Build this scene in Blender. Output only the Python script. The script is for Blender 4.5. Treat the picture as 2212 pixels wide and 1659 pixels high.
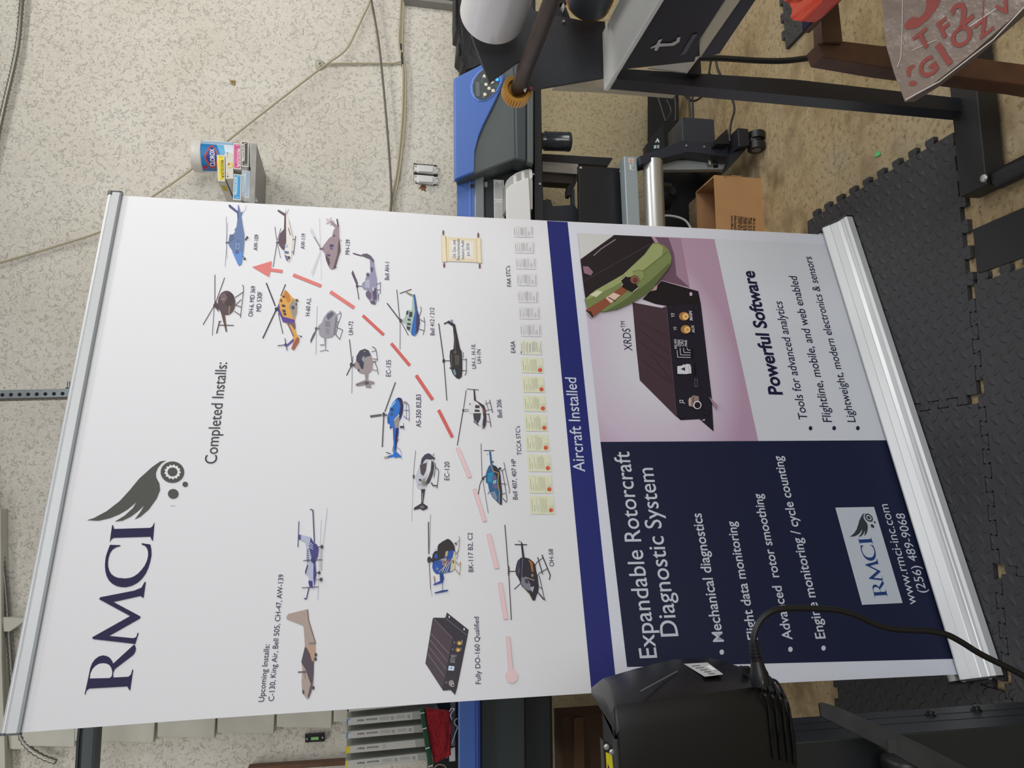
import bpy, bmesh, math, random
from mathutils import Vector, Matrix
from mathutils.geometry import tessellate_polygon

for o in list(bpy.data.objects):
    bpy.data.objects.remove(o)
SC = bpy.context.scene
COL = SC.collection
random.seed(7)

# ------------------------------------------------------------------ camera
# The photograph was taken with the phone turned on its side: world "up" points to the left of the frame.
FPX = 1700.0                       # focal length in pixels of the 2212 x 1659 frame
CX, CY = 1106.0, 829.5
CAM_H, CAM_D, YAW = 1.35, 3.15, 8.0


def _cam_axes():
    down = Vector((8908.7, -136.1, -FPX)).normalized()      # gravity seen in camera axes
    up = -down
    fwd = Vector((0, 0, -1))
    fh = (fwd - up * fwd.dot(up)).normalized()
    right = fh.cross(up)
    a = math.radians(YAW)
    X = right * math.cos(a) + fh * math.sin(a)
    Y = -right * math.sin(a) + fh * math.cos(a)
    return Matrix((X, Y, up))                                # world = M @ camera vector


RM = _cam_axes()
EYE = Vector((0, -CAM_D, CAM_H))
cam_data = bpy.data.cameras.new('camera')
cam_data.sensor_width = 36.0
cam_data.lens = FPX / 2212.0 * 36.0
cam_data.clip_start = 0.02
cam = bpy.data.objects.new('camera', cam_data)
COL.objects.link(cam)
cam.matrix_world = Matrix.Translation(EYE) @ RM.to_4x4()
SC.camera = cam

# ------------------------------------------------------------------ light and exposure
SC.view_settings.view_transform = 'Standard'
SC.view_settings.look = 'None'
SC.view_settings.gamma = 1.0
SC.view_settings.use_curve_mapping = False
SC.view_settings.exposure = 0.0

world = bpy.data.worlds.new('room_ambient')
SC.world = world
world.use_nodes = True
world.node_tree.nodes['Background'].inputs[0].default_value = (0.95, 0.97, 1.0, 1)
world.node_tree.nodes['Background'].inputs[1].default_value = 0.17


def area(name, loc, target, sx, sy, power, col=(1, 1, 1)):
    l = bpy.data.lights.new(name, 'AREA')
    l.shape = 'RECTANGLE'
    l.size, l.size_y = sx, sy
    l.energy = power
    l.color = col
    o = bpy.data.objects.new(name, l)
    COL.objects.link(o)
    o.location = loc
    d = Vector(target) - Vector(loc)
    o.rotation_euler = d.to_track_quat('-Z', 'Y').to_euler()
    return o


# ceiling shop lights: one near the back wall on the right, one over the camera's right shoulder; unseen fills added
area('fill_light_right', (2.5, -2.5, 1.55), (0.55, -0.5, 0.85), 1.2, 0.9, 20, (1.0, 0.98, 0.95))  # unseen low fill lamp, added to lift the right side
area('ceiling_light_left', (-1.5, -1.5, 3.1), (-1.4, -1.2, 0), 1.2, 0.25, 17, (1.0, 0.98, 0.95))
area('ceiling_light_right', (2.0, -1.5, 3.2), (1.9, -1.35, 0), 1.2, 0.25, 24, (1.0, 0.98, 0.95))
area('ceiling_light_front', (1.1, -2.75, 2.8), (1.05, -2.6, 0), 1.2, 0.25, 12, (0.98, 0.985, 1.0))
area('fill_light_behind', (1.0, -5.4, 1.6), (0.5, -1.0, 0.95), 2.2, 1.8, 56, (0.95, 0.975, 1.0))  # large unseen fill lamp behind the camera, added to brighten the banner


# ------------------------------------------------------------------ pixels of the photo to points of the room
def ray(px, py):
    return RM @ Vector((px - CX, -(py - CY), -FPX))


class Surf:
    """A plane in the room that the things on it are measured on."""

    def __init__(self, p, n):
        self.p, self.n = Vector(p), Vector(n).normalized()

    def at(self, px, py, o=0.0):
        d = ray(px, py)
        t = (self.p + self.n * o - EYE).dot(self.n) / d.dot(self.n)
        return EYE + d * t

    def wrap(self, P):
        return P


def PY(y): return Surf((0, y, 0), (0, -1, 0))
def PZ(z): return Surf((0, 0, z), (0, 0, 1))
def PX(x): return Surf((x, 0, 0), (-1, 0, 0))


def crop(x0, y0, k):
    return lambda p: (x0 + p[0] / k, y0 + p[1] / k)


FULL = crop(0, 0, 1.0)


# ------------------------------------------------------------------ materials
def lin(c):
    return c / 12.92 if c <= 0.04045 else ((c + 0.055) / 1.055) ** 2.4


def hexlin(h, f=1.0):
    h = h.lstrip('#')
    return tuple(min(0.95, lin(int(h[i:i + 2], 16) / 255) * f) for i in (0, 2, 4))


_M = {}


def mat(name, hx, rough=0.5, metal=0.0, f=1.0, spec=0.5, coat=0.0, noise=None, bump=None, emit=0.0):
    """noise=(scale, amount) mottles the colour, bump=(scale, distance) roughens the surface"""
    if name in _M:
        return _M[name]
    m = bpy.data.materials.new(name)
    m.use_nodes = True
    nt = m.node_tree
    b = nt.nodes['Principled BSDF']
    c = hexlin(hx, f)
    b.inputs['Base Color'].default_value = (*c, 1)
    b.inputs['Roughness'].default_value = rough
    b.inputs['Metallic'].default_value = metal
    b.inputs['Specular IOR Level'].default_value = spec
    b.inputs['Coat Weight'].default_value = coat
    if emit:
        b.inputs['Emission Color'].default_value = (*c, 1)
        b.inputs['Emission Strength'].default_value = emit
    if noise or bump:
        tc = nt.nodes.new('ShaderNodeTexCoord')
    if noise:
        n = nt.nodes.new('ShaderNodeTexNoise')
        n.inputs['Scale'].default_value = noise[0]
        n.inputs['Detail'].default_value = 5
        nt.links.new(tc.outputs['Object'], n.inputs['Vector'])
        r = nt.nodes.new('ShaderNodeValToRGB')
        a = noise[1]
        r.color_ramp.elements[0].position = 0.3
        r.color_ramp.elements[1].position = 0.7
        r.color_ramp.elements[0].color = tuple(v * (1 - a) for v in c) + (1,)
        r.color_ramp.elements[1].color = tuple(min(1, v * (1 + a)) for v in c) + (1,)
        nt.links.new(n.outputs['Fac'], r.inputs['Fac'])
        nt.links.new(r.outputs['Color'], b.inputs['Base Color'])
    if bump:
        n = nt.nodes.new('ShaderNodeTexNoise')
        n.inputs['Scale'].default_value = bump[0]
        n.inputs['Detail'].default_value = 4
        nt.links.new(tc.outputs['Object'], n.inputs['Vector'])
        bp = nt.nodes.new('ShaderNodeBump')
        bp.inputs['Distance'].default_value = bump[1]
        bp.inputs['Strength'].default_value = 0.8
        nt.links.new(n.outputs['Fac'], bp.inputs['Height'])
        nt.links.new(bp.outputs['Normal'], b.inputs['Normal'])
    _M[name] = m
    return m


INK = 1.18      # printed colours were read off the photo under its light; this brings them to ink on white vinyl


def ink(hx):
    return mat('ink_' + hx.lstrip('#'), hx, 0.5, f=INK, spec=0.3)


# ------------------------------------------------------------------ objects
def _base(P):
    xs = [p.x for p in P]; ys = [p.y for p in P]; zs = [p.z for p in P]
    return Vector(((min(xs) + max(xs)) / 2, (min(ys) + max(ys)) / 2, min(zs)))


def thing(name, label, cat, loc, group=None):
    o = bpy.data.objects.new(name, None)
    COL.objects.link(o)
    o.location = loc
    o.empty_display_size = 0.05
    o['label'] = label
    o['category'] = cat
    if group: o['group'] = group
    return o


def rootloc(o):
    while o.parent: o = o.parent
    return Vector(o.location)


def obj(name, bm, mats, parent=None, label=None, cat=None, group=None, kind=None, smooth=False, bevel=0.0, normals=True):
    """link a bmesh given in room coordinates as ONE mesh object"""
    if normals:
        bmesh.ops.recalc_face_normals(bm, faces=bm.faces)
    P = [v.co.copy() for v in bm.verts]
    loc = rootloc(parent) if parent else _base(P)
    for v in bm.verts: v.co -= loc
    me = bpy.data.meshes.new(name)
    bm.to_mesh(me); bm.free()
    if not isinstance(mats, (list, tuple)): mats = [mats]
    for m in mats: me.materials.append(m)
    if smooth:
        me.polygons.foreach_set('use_smooth', [True] * len(me.polygons))
        me.set_sharp_from_angle(angle=math.radians(smooth if smooth > 1 else 40))
    o = bpy.data.objects.new(name, me)
    COL.objects.link(o)
    if parent: o.parent = parent
    else: o.location = loc
    if label: o['label'] = label
    if cat: o['category'] = cat
    if group: o['group'] = group
    if kind: o['kind'] = kind
    if bevel:
        md = o.modifiers.new('bevel', 'BEVEL')
        md.width = bevel; md.segments = 3; md.limit_method = 'ANGLE'; md.angle_limit = math.radians(35)
        me.polygons.foreach_set('use_smooth', [True] * len(me.polygons))
        me.set_sharp_from_angle(angle=math.radians(50))
    return o


# ------------------------------------------------------------------ shapes (all add to a bmesh in room coordinates)
def B(): return bmesh.new()


def prism(bm, pts, vec, mi=0):
    """polygon pts extruded along vec"""
    vec = Vector(vec)
    a = [bm.verts.new(p) for p in pts]
    b = [bm.verts.new(Vector(p) + vec) for p in pts]
    n = len(pts)
    if n > 4:
        tri = [t for t in tessellate_polygon([[Vector(p) for p in pts]]) if len(set(t)) == 3]
        fs = [bm.faces.new([a[i] for i in t]) for t in tri] + [bm.faces.new([b[i] for i in t][::-1]) for t in tri]
    else:
        fs = [bm.faces.new(a), bm.faces.new(b[::-1])]
    for i in range(n):
        j = (i + 1) % n
        fs.append(bm.faces.new((a[i], b[i], b[j], a[j])))
    for f in fs: f.material_index = mi
    return bm


def slab(bm, S, pts, depth, c=FULL, o=0.0, mi=0):
    """outline measured on plane S, given real thickness behind it"""
    return prism(bm, [S.at(*c(p), o) for p in pts], -S.n * depth, mi)


def box(bm, lo, hi, mi=0):
    x0, y0, z0 = lo; x1, y1, z1 = hi
    return prism(bm, [(x0, y0, z0), (x1, y0, z0), (x1, y1, z0), (x0, y1, z0)], (0, 0, z1 - z0), mi)


def frame_of(d):
    d = Vector(d).normalized()
    u = d.cross(Vector((0, 0, 1)))
    if u.length < 1e-3: u = Vector((1, 0, 0))
    u.normalize()
    return d, u, d.cross(u).normalized()


def cyl(bm, p0, p1, r0, r1=None, seg=24, mi=0, cap=True):
    p0, p1 = Vector(p0), Vector(p1)
    r1 = r0 if r1 is None else r1
    d, u, w = frame_of(p1 - p0)
    A, C = [], []
    for i in range(seg):
        a = 2 * math.pi * i / seg
        k = u * math.cos(a) + w * math.sin(a)
        A.append(bm.verts.new(p0 + k * r0)); C.append(bm.verts.new(p1 + k * r1))
    for i in range(seg):
        j = (i + 1) % seg
        f = bm.faces.new((A[i], A[j], C[j], C[i])); f.material_index = mi
    if cap:
        bm.faces.new(A[::-1]).material_index = mi
        bm.faces.new(C).material_index = mi
    return bm


def lathe(bm, p, d, prof, seg=32, mi=0):
    """prof = [(distance along d, radius)]"""
    p = Vector(p)
    d, u, w = frame_of(d)
    rings = []
    for (h, r) in prof:
        rings.append([bm.verts.new(p + d * h + (u * math.cos(2 * math.pi * i / seg) + w * math.sin(2 * math.pi * i / seg)) * max(r, 1e-5)) for i in range(seg)])
    for a, b in zip(rings, rings[1:]):
        for i in range(seg):
            j = (i + 1) % seg
            bm.faces.new((a[i], a[j], b[j], b[i])).material_index = mi
    bm.faces.new(rings[0][::-1]).material_index = mi
    bm.faces.new(rings[-1]).material_index = mi
    return bm


def spline(pts, n=8):
    pts = [Vector(p) for p in pts]
    if len(pts) < 3: return pts
    out = []
    for i in range(len(pts) - 1):
        p0 = pts[max(i - 1, 0)]; p1 = pts[i]; p2 = pts[i + 1]; p3 = pts[min(i + 2, len(pts) - 1)]
        for k in range(n):
            t = k / n
            out.append(0.5 * ((2 * p1) + (p2 - p0) * t + (2 * p0 - 5 * p1 + 4 * p2 - p3) * t * t + (3 * p1 - p0 - 3 * p2 + p3) * t ** 3))
    out.append(pts[-1])
    return out


def tube(bm, pts, r, seg=10, n=8, mi=0, ribs=None):
    P = spline(pts, n)
    if ribs:                                       # resample evenly, alternate the radius
        Q = [P[0]]; step = ribs
        for a, b in zip(P, P[1:]):
            L = (b - a).length; k = max(1, int(L / step))
            for i in range(1, k + 1): Q.append(a.lerp(b, i / k))
        P = Q
    up = Vector((0.3, -0.9, 0.31)).normalized()
    rings = []
    for i, p in enumerate(P):
        d = (P[min(i + 1, len(P) - 1)] - P[max(i - 1, 0)])
        if d.length < 1e-7: d = Vector((0, 0, 1))
        d.normalize()
        u = (up - d * up.dot(d))
        if u.length < 1e-3: u = d.orthogonal()
        u.normalize(); w = d.cross(u); up = u
        rr = r * ((1.0 if i % 2 else 0.72) if ribs else 1.0)
        rings.append([bm.verts.new(p + (u * math.cos(2 * math.pi * k / seg) + w * math.sin(2 * math.pi * k / seg)) * rr) for k in range(seg)])
    for a, b in zip(rings, rings[1:]):
        for i in range(seg):
            j = (i + 1) % seg
            bm.faces.new((a[i], a[j], b[j], b[i])).material_index = mi
    bm.faces.new(rings[0][::-1]).material_index = mi
    bm.faces.new(rings[-1]).material_index = mi
    return bm


# ------------------------------------------------------------------ flat printing on a surface
class Pic:
    """flat printed shapes, each layer a hair above the one before"""
    STEP = 0.00007

    def __init__(self, S, c=FULL, o=0.0006):
        self.S, self.c, self.o = S, c, o
        self.bm = B(); self.mats = []; self.k = 1.0
        self.px = 1.0 / (c((1, 0))[0] - c((0, 0))[0])

    def mi(self, m):
        if isinstance(m, str): m = ink(m)
        if m not in self.mats: self.mats.append(m)
        return self.mats.index(m)

    def _up(self):
        self.o += self.STEP

    def pt(self, p): return self.S.at(*self.c(p), self.o)

    def face(self, P, i):
        vs = [self.bm.verts.new(p) for p in P]
        for t in (tessellate_polygon([[Vector(p) for p in P]]) if len(P) > 3 else [(0, 1, 2)]):
            if len(set(t)) < 3: continue
            f = self.bm.faces.new([vs[j] for j in t]); f.material_index = i
            f.normal_update()
            if f.normal.dot(self.S.n) < 0: f.normal_flip()

    def poly(self, pts, m):
        self._up(); self.face([self.pt(p) for p in pts], self.mi(m)); return self

    def ell(self, c, rx, ry, m, n=28):
        return self.poly([(c[0] + rx * math.cos(2 * math.pi * i / n), c[1] + ry * math.sin(2 * math.pi * i / n)) for i in range(n)], m)

    def line(self, pts, w, m):
        self._up(); i = self.mi(m)
        for a, b in zip(pts, pts[1:]):
            dx, dy = b[0] - a[0], b[1] - a[1]
            L = math.hypot(dx, dy) or 1
            nx, ny = -dy / L * w / 2, dx / L * w / 2
            self.face([self.pt(q) for q in ((a[0] + nx, a[1] + ny), (b[0] + nx, b[1] + ny), (b[0] - nx, b[1] - ny), (a[0] - nx, a[1] - ny))], i)
        return self

    def build(self, name, parent=None, label=None, **kw):
        return obj(name, self.bm, self.mats, parent, label, normals=False, **kw)


_TXT = {}


def text_mesh(s, bold=0.0):
    key = (s, bold)
    if key in _TXT: return _TXT[key]
    cu = bpy.data.curves.new('t', 'FONT')
    cu.body = s; cu.size = 1.0; cu.offset = bold; cu.resolution_u = 4
    o = bpy.data.objects.new('t', cu)
    COL.objects.link(o)
    bpy.context.view_layer.update()
    me = bpy.data.meshes.new_from_object(o.evaluated_get(bpy.context.evaluated_depsgraph_get()))
    vs = [v.co.copy() for v in me.vertices]
    fs = [tuple(p.vertices) for p in me.polygons]
    bpy.data.objects.remove(o); bpy.data.curves.remove(cu); bpy.data.meshes.remove(me)
    x0 = min(v.x for v in vs); x1 = max(v.x for v in vs)
    _TXT[key] = (vs, fs, x0, x1)
    return _TXT[key]


def text_into(bm, s, S, a, b, c=FULL, o=0.0012, bold=0.0, squeeze=0.93, mi=0):
    """text s whose baseline runs from a to b (photo points on S); squeeze = width of the lettering against its height"""
    P0, P1 = S.at(*c(a), o), S.at(*c(b), o)
    vs, fs, x0, x1 = text_mesh(s, bold)
    L = (P1 - P0).length
    d = (P1 - P0) / L
    up = S.n.cross(d).normalized()
    kx = L / (x1 - x0)
    ky = kx / squeeze
    V = [bm.verts.new(S.wrap(P0 + d * ((v.x - x0) * kx) + up * (v.y * ky))) for v in vs]
    for f in fs:
        try:
            g = bm.faces.new([V[i] for i in f]); g.material_index = mi
            g.normal_update()
            if g.normal.dot(S.n) < 0: g.normal_flip()
        except ValueError:
            pass


def text(s, S, a, b, m, parent, c=FULL, o=0.0012, bold=0.0, squeeze=0.93, name='printed_text', label=None):
    bm = B()
    text_into(bm, s, S, a, b, c, o, bold, squeeze)
    return obj(name, bm, m if not isinstance(m, str) else ink(m), parent, label, normals=False)

# ================================================================== THE SETTING
def node_math(nt, op, a, b=None, c=None):
    n = nt.nodes.new('ShaderNodeMath'); n.operation = op
    for i, v in enumerate((a, b, c)):
        if v is None: continue
        if isinstance(v, (int, float)): n.inputs[i].default_value = v
        else: nt.links.new(v, n.inputs[i])
    return n.outputs[0]


def stucco_mat():
    m = bpy.data.materials.new('painted_stucco'); m.use_nodes = True
    nt = m.node_tree; b = nt.nodes['Principled BSDF']
    b.inputs['Roughness'].default_value = 0.75
    b.inputs['Specular IOR Level'].default_value = 0.25
    tc = nt.nodes.new('ShaderNodeTexCoord')
    n1 = nt.nodes.new('ShaderNodeTexNoise'); n1.inputs['Scale'].default_value = 54; n1.inputs['Detail'].default_value = 4.0; n1.inputs['Roughness'].default_value = 0.62; n1.inputs['Distortion'].default_value = 0.5
    n2 = nt.nodes.new('ShaderNodeTexNoise'); n2.inputs['Scale'].default_value = 3.1; n2.inputs['Detail'].default_value = 4
    for n in (n1, n2): nt.links.new(tc.outputs['Object'], n.inputs['Vector'])
    r = nt.nodes.new('ShaderNodeValToRGB')                    # knocked-down plateaus with torn edges
    e = r.color_ramp.elements
    e[0].position = 0.0; e[0].color = (0.45, 0.45, 0.45, 1)
    e[1].position = 1.0; e[1].color = (1, 1, 1, 1)
    for ps, h_ in ((0.395, 0.58), (0.415, 0.22), (0.440, 0.90), (0.60, 0.93), (0.612, 0.80), (0.624, 1.0)):
        x = e.new(ps); x.color = (h_, h_, h_, 1)
    nt.links.new(n1.outputs['Fac'], r.inputs['Fac'])
    bp = nt.nodes.new('ShaderNodeBump'); bp.inputs['Distance'].default_value = 0.006; bp.inputs['Strength'].default_value = 0.7
    nt.links.new(r.outputs['Color'], bp.inputs['Height'])
    nt.links.new(bp.outputs['Normal'], b.inputs['Normal'])
    c = nt.nodes.new('ShaderNodeValToRGB')
    c.color_ramp.elements[0].position = 0.35; c.color_ramp.elements[0].color = (*hexlin('#dad4c6'), 1)
    c.color_ramp.elements[1].position = 0.65; c.color_ramp.elements[1].color = (*hexlin('#e2ddd1'), 1)
    nt.links.new(n2.outputs['Fac'], c.inputs['Fac'])
    # shade in the pits of the texture, painted as a darker colour
    mx = nt.nodes.new('ShaderNodeMix'); mx.data_type = 'RGBA'
    pit = nt.nodes.new('ShaderNodeMapRange')
    pit.inputs['From Min'].default_value = 0.0; pit.inputs['From Max'].default_value = 0.5
    pit.inputs['To Min'].default_value = 0.20; pit.inputs['To Max'].default_value = 0.0
    nt.links.new(r.outputs['Color'], pit.inputs['Value'])
    nt.links.new(pit.outputs['Result'], mx.inputs['Factor'])
    # lower wall tinted darker tan: the printer's shade put into the colour
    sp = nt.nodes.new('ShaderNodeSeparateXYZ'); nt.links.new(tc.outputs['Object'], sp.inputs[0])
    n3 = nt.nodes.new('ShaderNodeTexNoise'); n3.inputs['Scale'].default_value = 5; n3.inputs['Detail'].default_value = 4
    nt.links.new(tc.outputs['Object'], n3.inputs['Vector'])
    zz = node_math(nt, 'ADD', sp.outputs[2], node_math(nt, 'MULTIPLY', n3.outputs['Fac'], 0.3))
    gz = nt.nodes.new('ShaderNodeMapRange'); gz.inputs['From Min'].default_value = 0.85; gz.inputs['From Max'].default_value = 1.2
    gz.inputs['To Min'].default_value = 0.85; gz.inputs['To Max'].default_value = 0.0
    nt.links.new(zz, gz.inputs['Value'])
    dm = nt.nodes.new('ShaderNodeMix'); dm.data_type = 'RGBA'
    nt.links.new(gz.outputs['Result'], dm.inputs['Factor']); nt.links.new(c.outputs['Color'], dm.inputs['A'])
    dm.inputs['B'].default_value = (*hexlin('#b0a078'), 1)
    nt.links.new(dm.outputs['Result'], mx.inputs['A'])
    mx.inputs['B'].default_value = (*hexlin('#8f8466'), 1)
    nt.links.new(mx.outputs['Result'], b.inputs['Base Color'])
    return m


def concrete_mat():
    m = bpy.data.materials.new('stained_concrete'); m.use_nodes = True
    nt = m.node_tree; b = nt.nodes['Principled BSDF']
    b.inputs['Roughness'].default_value = 0.72
    b.inputs['Specular IOR Level'].default_value = 0.3
    tc = nt.nodes.new('ShaderNodeTexCoord')

    def noise(sc, det, ro=0.6):
        n = nt.nodes.new('ShaderNodeTexNoise'); n.inputs['Scale'].default_value = sc; n.inputs['Detail'].default_value = det; n.inputs['Roughness'].default_value = ro
        nt.links.new(tc.outputs['Object'], n.inputs['Vector']); return n.outputs['Fac']

    def ramp(fac, stops):
        r = nt.nodes.new('ShaderNodeValToRGB'); e = r.color_ramp.elements
        e[0].position, e[0].color = stops[0][0], (*hexlin(stops[0][1]), 1)
        e[1].position, e[1].color = stops[-1][0], (*hexlin(stops[-1][1]), 1)
        for s in stops[1:-1]:
            x = e.new(s[0]); x.color = (*hexlin(s[1]), 1)
        nt.links.new(fac, r.inputs['Fac']); return r.outputs['Color']
    base = ramp(noise(2.6, 6), [(0.3, '#9c8866'), (0.5, '#b8a582'), (0.7, '#b3a78e')])
    grit = noise(60, 5, 0.75)
    mix1 = nt.nodes.new('ShaderNodeMix'); mix1.data_type = 'RGBA'; mix1.blend_type = 'MULTIPLY'; mix1.inputs['Factor'].default_value = 0.85
    nt.links.new(base, mix1.inputs['A'])
    nt.links.new(ramp(grit, [(0.30, '#6f675a'), (0.48, '#e8e2d6'), (0.7, '#ffffff')]), mix1.inputs['B'])
    st = noise(7.5, 7, 0.7)
    mr = nt.nodes.new('ShaderNodeMapRange'); mr.inputs['From Min'].default_value = 0.52; mr.inputs['From Max'].default_value = 0.68; mr.inputs['To Max'].default_value = 0.72
    nt.links.new(st, mr.inputs['Value'])
    mix2 = nt.nodes.new('ShaderNodeMix'); mix2.data_type = 'RGBA'
    nt.links.new(mr.outputs['Result'], mix2.inputs['Factor'])
    nt.links.new(mix1.outputs['Result'], mix2.inputs['A']); mix2.inputs['B'].default_value = (*hexlin('#5d4a30'), 1)
    nt.links.new(mix2.outputs['Result'], b.inputs['Base Color'])
    bp = nt.nodes.new('ShaderNodeBump'); bp.inputs['Distance'].default_value = 0.004; bp.inputs['Strength'].default_value = 0.8
    nt.links.new(grit, bp.inputs['Height']); nt.links.new(bp.outputs['Normal'], b.inputs['Normal'])
    return m


def diamond_mat():
    """charcoal foam with raised diamond-plate lozenges, turned 90 degrees from cell to cell"""
    m = bpy.data.materials.new('diamond_plate_foam'); m.use_nodes = True
    nt = m.node_tree; b = nt.nodes['Principled BSDF']
    b.inputs['Base Color'].default_value = (*hexlin('#3b3b3d'), 1)
    b.inputs['Roughness'].default_value = 0.5
    b.inputs['Specular IOR Level'].default_value = 0.4
    tc = nt.nodes.new('ShaderNodeTexCoord')
    sep = nt.nodes.new('ShaderNodeSeparateXYZ'); nt.links.new(tc.outputs['Object'], sep.inputs[0])
    M = lambda op, a, bb=None, c=None: node_math(nt, op, a, bb, c)
    k = 1 / 0.030
    r2 = 0.70710678
    u = M('MULTIPLY', M('ADD', sep.outputs[0], sep.outputs[1]), r2 * k)
    v = M('MULTIPLY', M('SUBTRACT', sep.outputs[0], sep.outputs[1]), r2 * k)
    fu, fv = M('FLOOR', u), M('FLOOR', v)
    par = M('FLOORED_MODULO', M('ADD', fu, fv), 2.0)
    lu = M('SUBTRACT', M('SUBTRACT', u, fu), 0.5)
    lv = M('SUBTRACT', M('SUBTRACT', v, fv), 0.5)
    inv = M('SUBTRACT', 1.0, par)
    a = M('ADD', M('MULTIPLY', lu, par), M('MULTIPLY', lv, inv))
    w = M('ADD', M('MULTIPLY', lv, par), M('MULTIPLY', lu, inv))
    dd = M('ADD', M('MULTIPLY', M('POWER', M('ABSOLUTE', a), 1.6), 1.9), M('MULTIPLY', M('ABSOLUTE', w), 3.4))
    h = nt.nodes.new('ShaderNodeMapRange'); h.interpolation_type = 'SMOOTHSTEP'
    h.inputs['From Min'].default_value = 0.85; h.inputs['From Max'].default_value = 0.45
    nt.links.new(dd, h.inputs['Value'])
    n = nt.nodes.new('ShaderNodeTexNoise'); n.inputs['Scale'].default_value = 220; nt.links.new(tc.outputs['Object'], n.inputs['Vector'])
    hh = M('ADD', h.outputs['Result'], M('MULTIPLY', n.outputs['Fac'], 0.25))
    bp = nt.nodes.new('ShaderNodeBump'); bp.inputs['Distance'].default_value = 0.0032; bp.inputs['Strength'].default_value = 0.85
    nt.links.new(hh, bp.inputs['Height']); nt.links.new(bp.outputs['Normal'], b.inputs['Normal'])
    return m


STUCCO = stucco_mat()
FOAM = diamond_mat()

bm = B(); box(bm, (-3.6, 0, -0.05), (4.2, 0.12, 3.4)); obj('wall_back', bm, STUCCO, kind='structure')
bm = B(); box(bm, (-3.6, -5.5, -0.05), (4.2, 0.0, 0.0)); obj('floor', bm, concrete_mat(), kind='structure')

# lap siding that meets the plaster on the left (behind the banner), with staggered butted ends
Z6 = crop(0, 1340, 2.911)
WHITE_PAINT = mat('old_white_paint', '#c9c6b8', 0.6, noise=(9, 0.06), bump=(60, 0.001))
bm = B()
S = PY(-0.035)
for q in ([(120, 560), (470, 560), (470, 798), (185, 792), (165, 815), (60, 812), (40, 640)],
          [(470, 480), (985, 480), (965, 773), (470, 758)],
          [(995, 420), (1367, 420), (1348, 742), (990, 735)],
          [(1375, 360), (1737, 360), (1722, 716), (1366, 708)],
          [(1745, 320), (2096, 320), (2085, 682), (1740, 672)],
          [(2102, 300), (2420, 300), (2420, 645), (2098, 640)]):
    slab(bm, S, q, 0.03, Z6)
obj('wall_left', bm, WHITE_PAINT, kind='structure', bevel=0.003)
bm = B()
slab(bm, PY(-0.06), [(-60, -700), (4, -700), (10, 250), (30, 860), (36, 1200), (-60, 1200)], 0.055, Z6)
slab(bm, PY(-0.05), [(12, -20), (160, -12), (158, 0), (60, 70), (24, 70)], 0.04, Z6)
obj('trim_1', bm, WHITE_PAINT, kind='structure')
bm = B()
slab(bm, PY(-0.05), [(1560, 926), (2172, 886), (2172, 912), (1560, 950)], 0.04, Z6)
obj('trim_2', bm, mat('brown_trim', '#6b4a35', 0.6, noise=(20, 0.2)), kind='structure')

# ------------------------------------------------------------------ things fixed to the back wall
W = PY(0.0)
CABLE = mat('cream_cable', '#b7ad92', 0.55)
GREYC = mat('grey_cable', '#6d6960', 0.55)


def wall_run(name, pts, r, m, label, cat, d0=0.012, group=None, ribs=None, sm=True):
    bm = B()
    P = []
    for q in pts:
        d = q[2] if len(q) > 2 else d0
        P.append(PY(-d).at(q[0], q[1]))
    tube(bm, P, r, 8, 6, ribs=ribs)
    return obj(name, bm, m, label=label, cat=cat, group=group, smooth=60)


wall_run('armored_conduit', [(52, -40), (47, 5), (36, 110), (0, 270), (-25, 420), (-38, 800), (-14, 1080), (8, 1230), (22, 1400), (32, 1530), (44, 1588), (62, 1615), (92, 1635), (122, 1646)],
         0.0105, mat('galvanized_conduit', '#8b8a82', 0.35, metal=0.8), 'ribbed grey metal conduit drooping along the top of the stucco wall', 'conduit', 0.03, ribs=0.008)
wall_run('phone_cable', [(801, -10, .05), (797, 8, .05), (782, 40, .06), (768, 70, .07), (752, 100, .07), (735, 118, .065), (690, 150, .06), (560, 250, .05), (405, 372, .04), (330, 424, .035), (240, 490, .03), (120, 532, .02), (-10, 570, .02)],
         0.0042, CABLE, 'thin cream cable running diagonally across the stucco wall behind the wipes canister', 'cable')
wall_run('hanging_cable', [(801, -8), (804, 10), (814, 65), (822, 125), (834, 250), (843, 370), (845, 430), (842, 480), (838, 540)],
         0.0042, GREYC, 'dark grey cable hanging down the wall beside the bundled beige cables', 'cable', 0.030)
wall_run('branch_cable', [(692, 141, .012), (700, 140, .012), (720, 137.5), (800, 136.5), (845, 137), (860, 134), (868, 131, .02)],
         0.0036, CABLE, 'short cable branching from a plastered hole into the cable bundle', 'cable')
cb = thing('cable_bundle', 'bundle of beige cables held by black ties on the stucco wall', 'cable', W.at(866, 100, 0.012))
for dx, pth in ((-3.5, [(868, -10), (865, 40), (863, 90), (868, 120), (872, 160), (870, 250), (862, 340), (853, 400), (846, 430), (838, 480), (832, 540)]),
                (0.5, [(870, -10), (868, 40), (865, 90), (868, 120), (873, 160), (872, 250), (864, 340), (855, 400), (848, 430), (850, 470), (858, 540)]),
                (4.0, [(872, -10), (870, 40), (868, 90), (869, 120), (875, 160), (874, 250), (866, 340), (857, 400), (850, 430), (856, 460), (866, 540)])):
    bm = B(); tube(bm, [W.at(x + dx * 0.3, y, 0.012 + 0.002 * abs(dx)) for x, y in pth], 0.0036, 8, 6)
    obj('cable_strand', bm, CABLE if dx else GREYC, cb, smooth=60)
BLK = mat('black_plastic', '#1b1b1d', 0.42)
for x, y in ((866, 103), (868, 122), (869, 134)):
    bm = B(); p = W.at(x, y, 0.014); box(bm, p - Vector((.004, .010, .004)) - Vector((.009, 0, 0)), p + Vector((.013, .010, .004)))
    obj('cable_tie', bm, BLK, cb)
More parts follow.
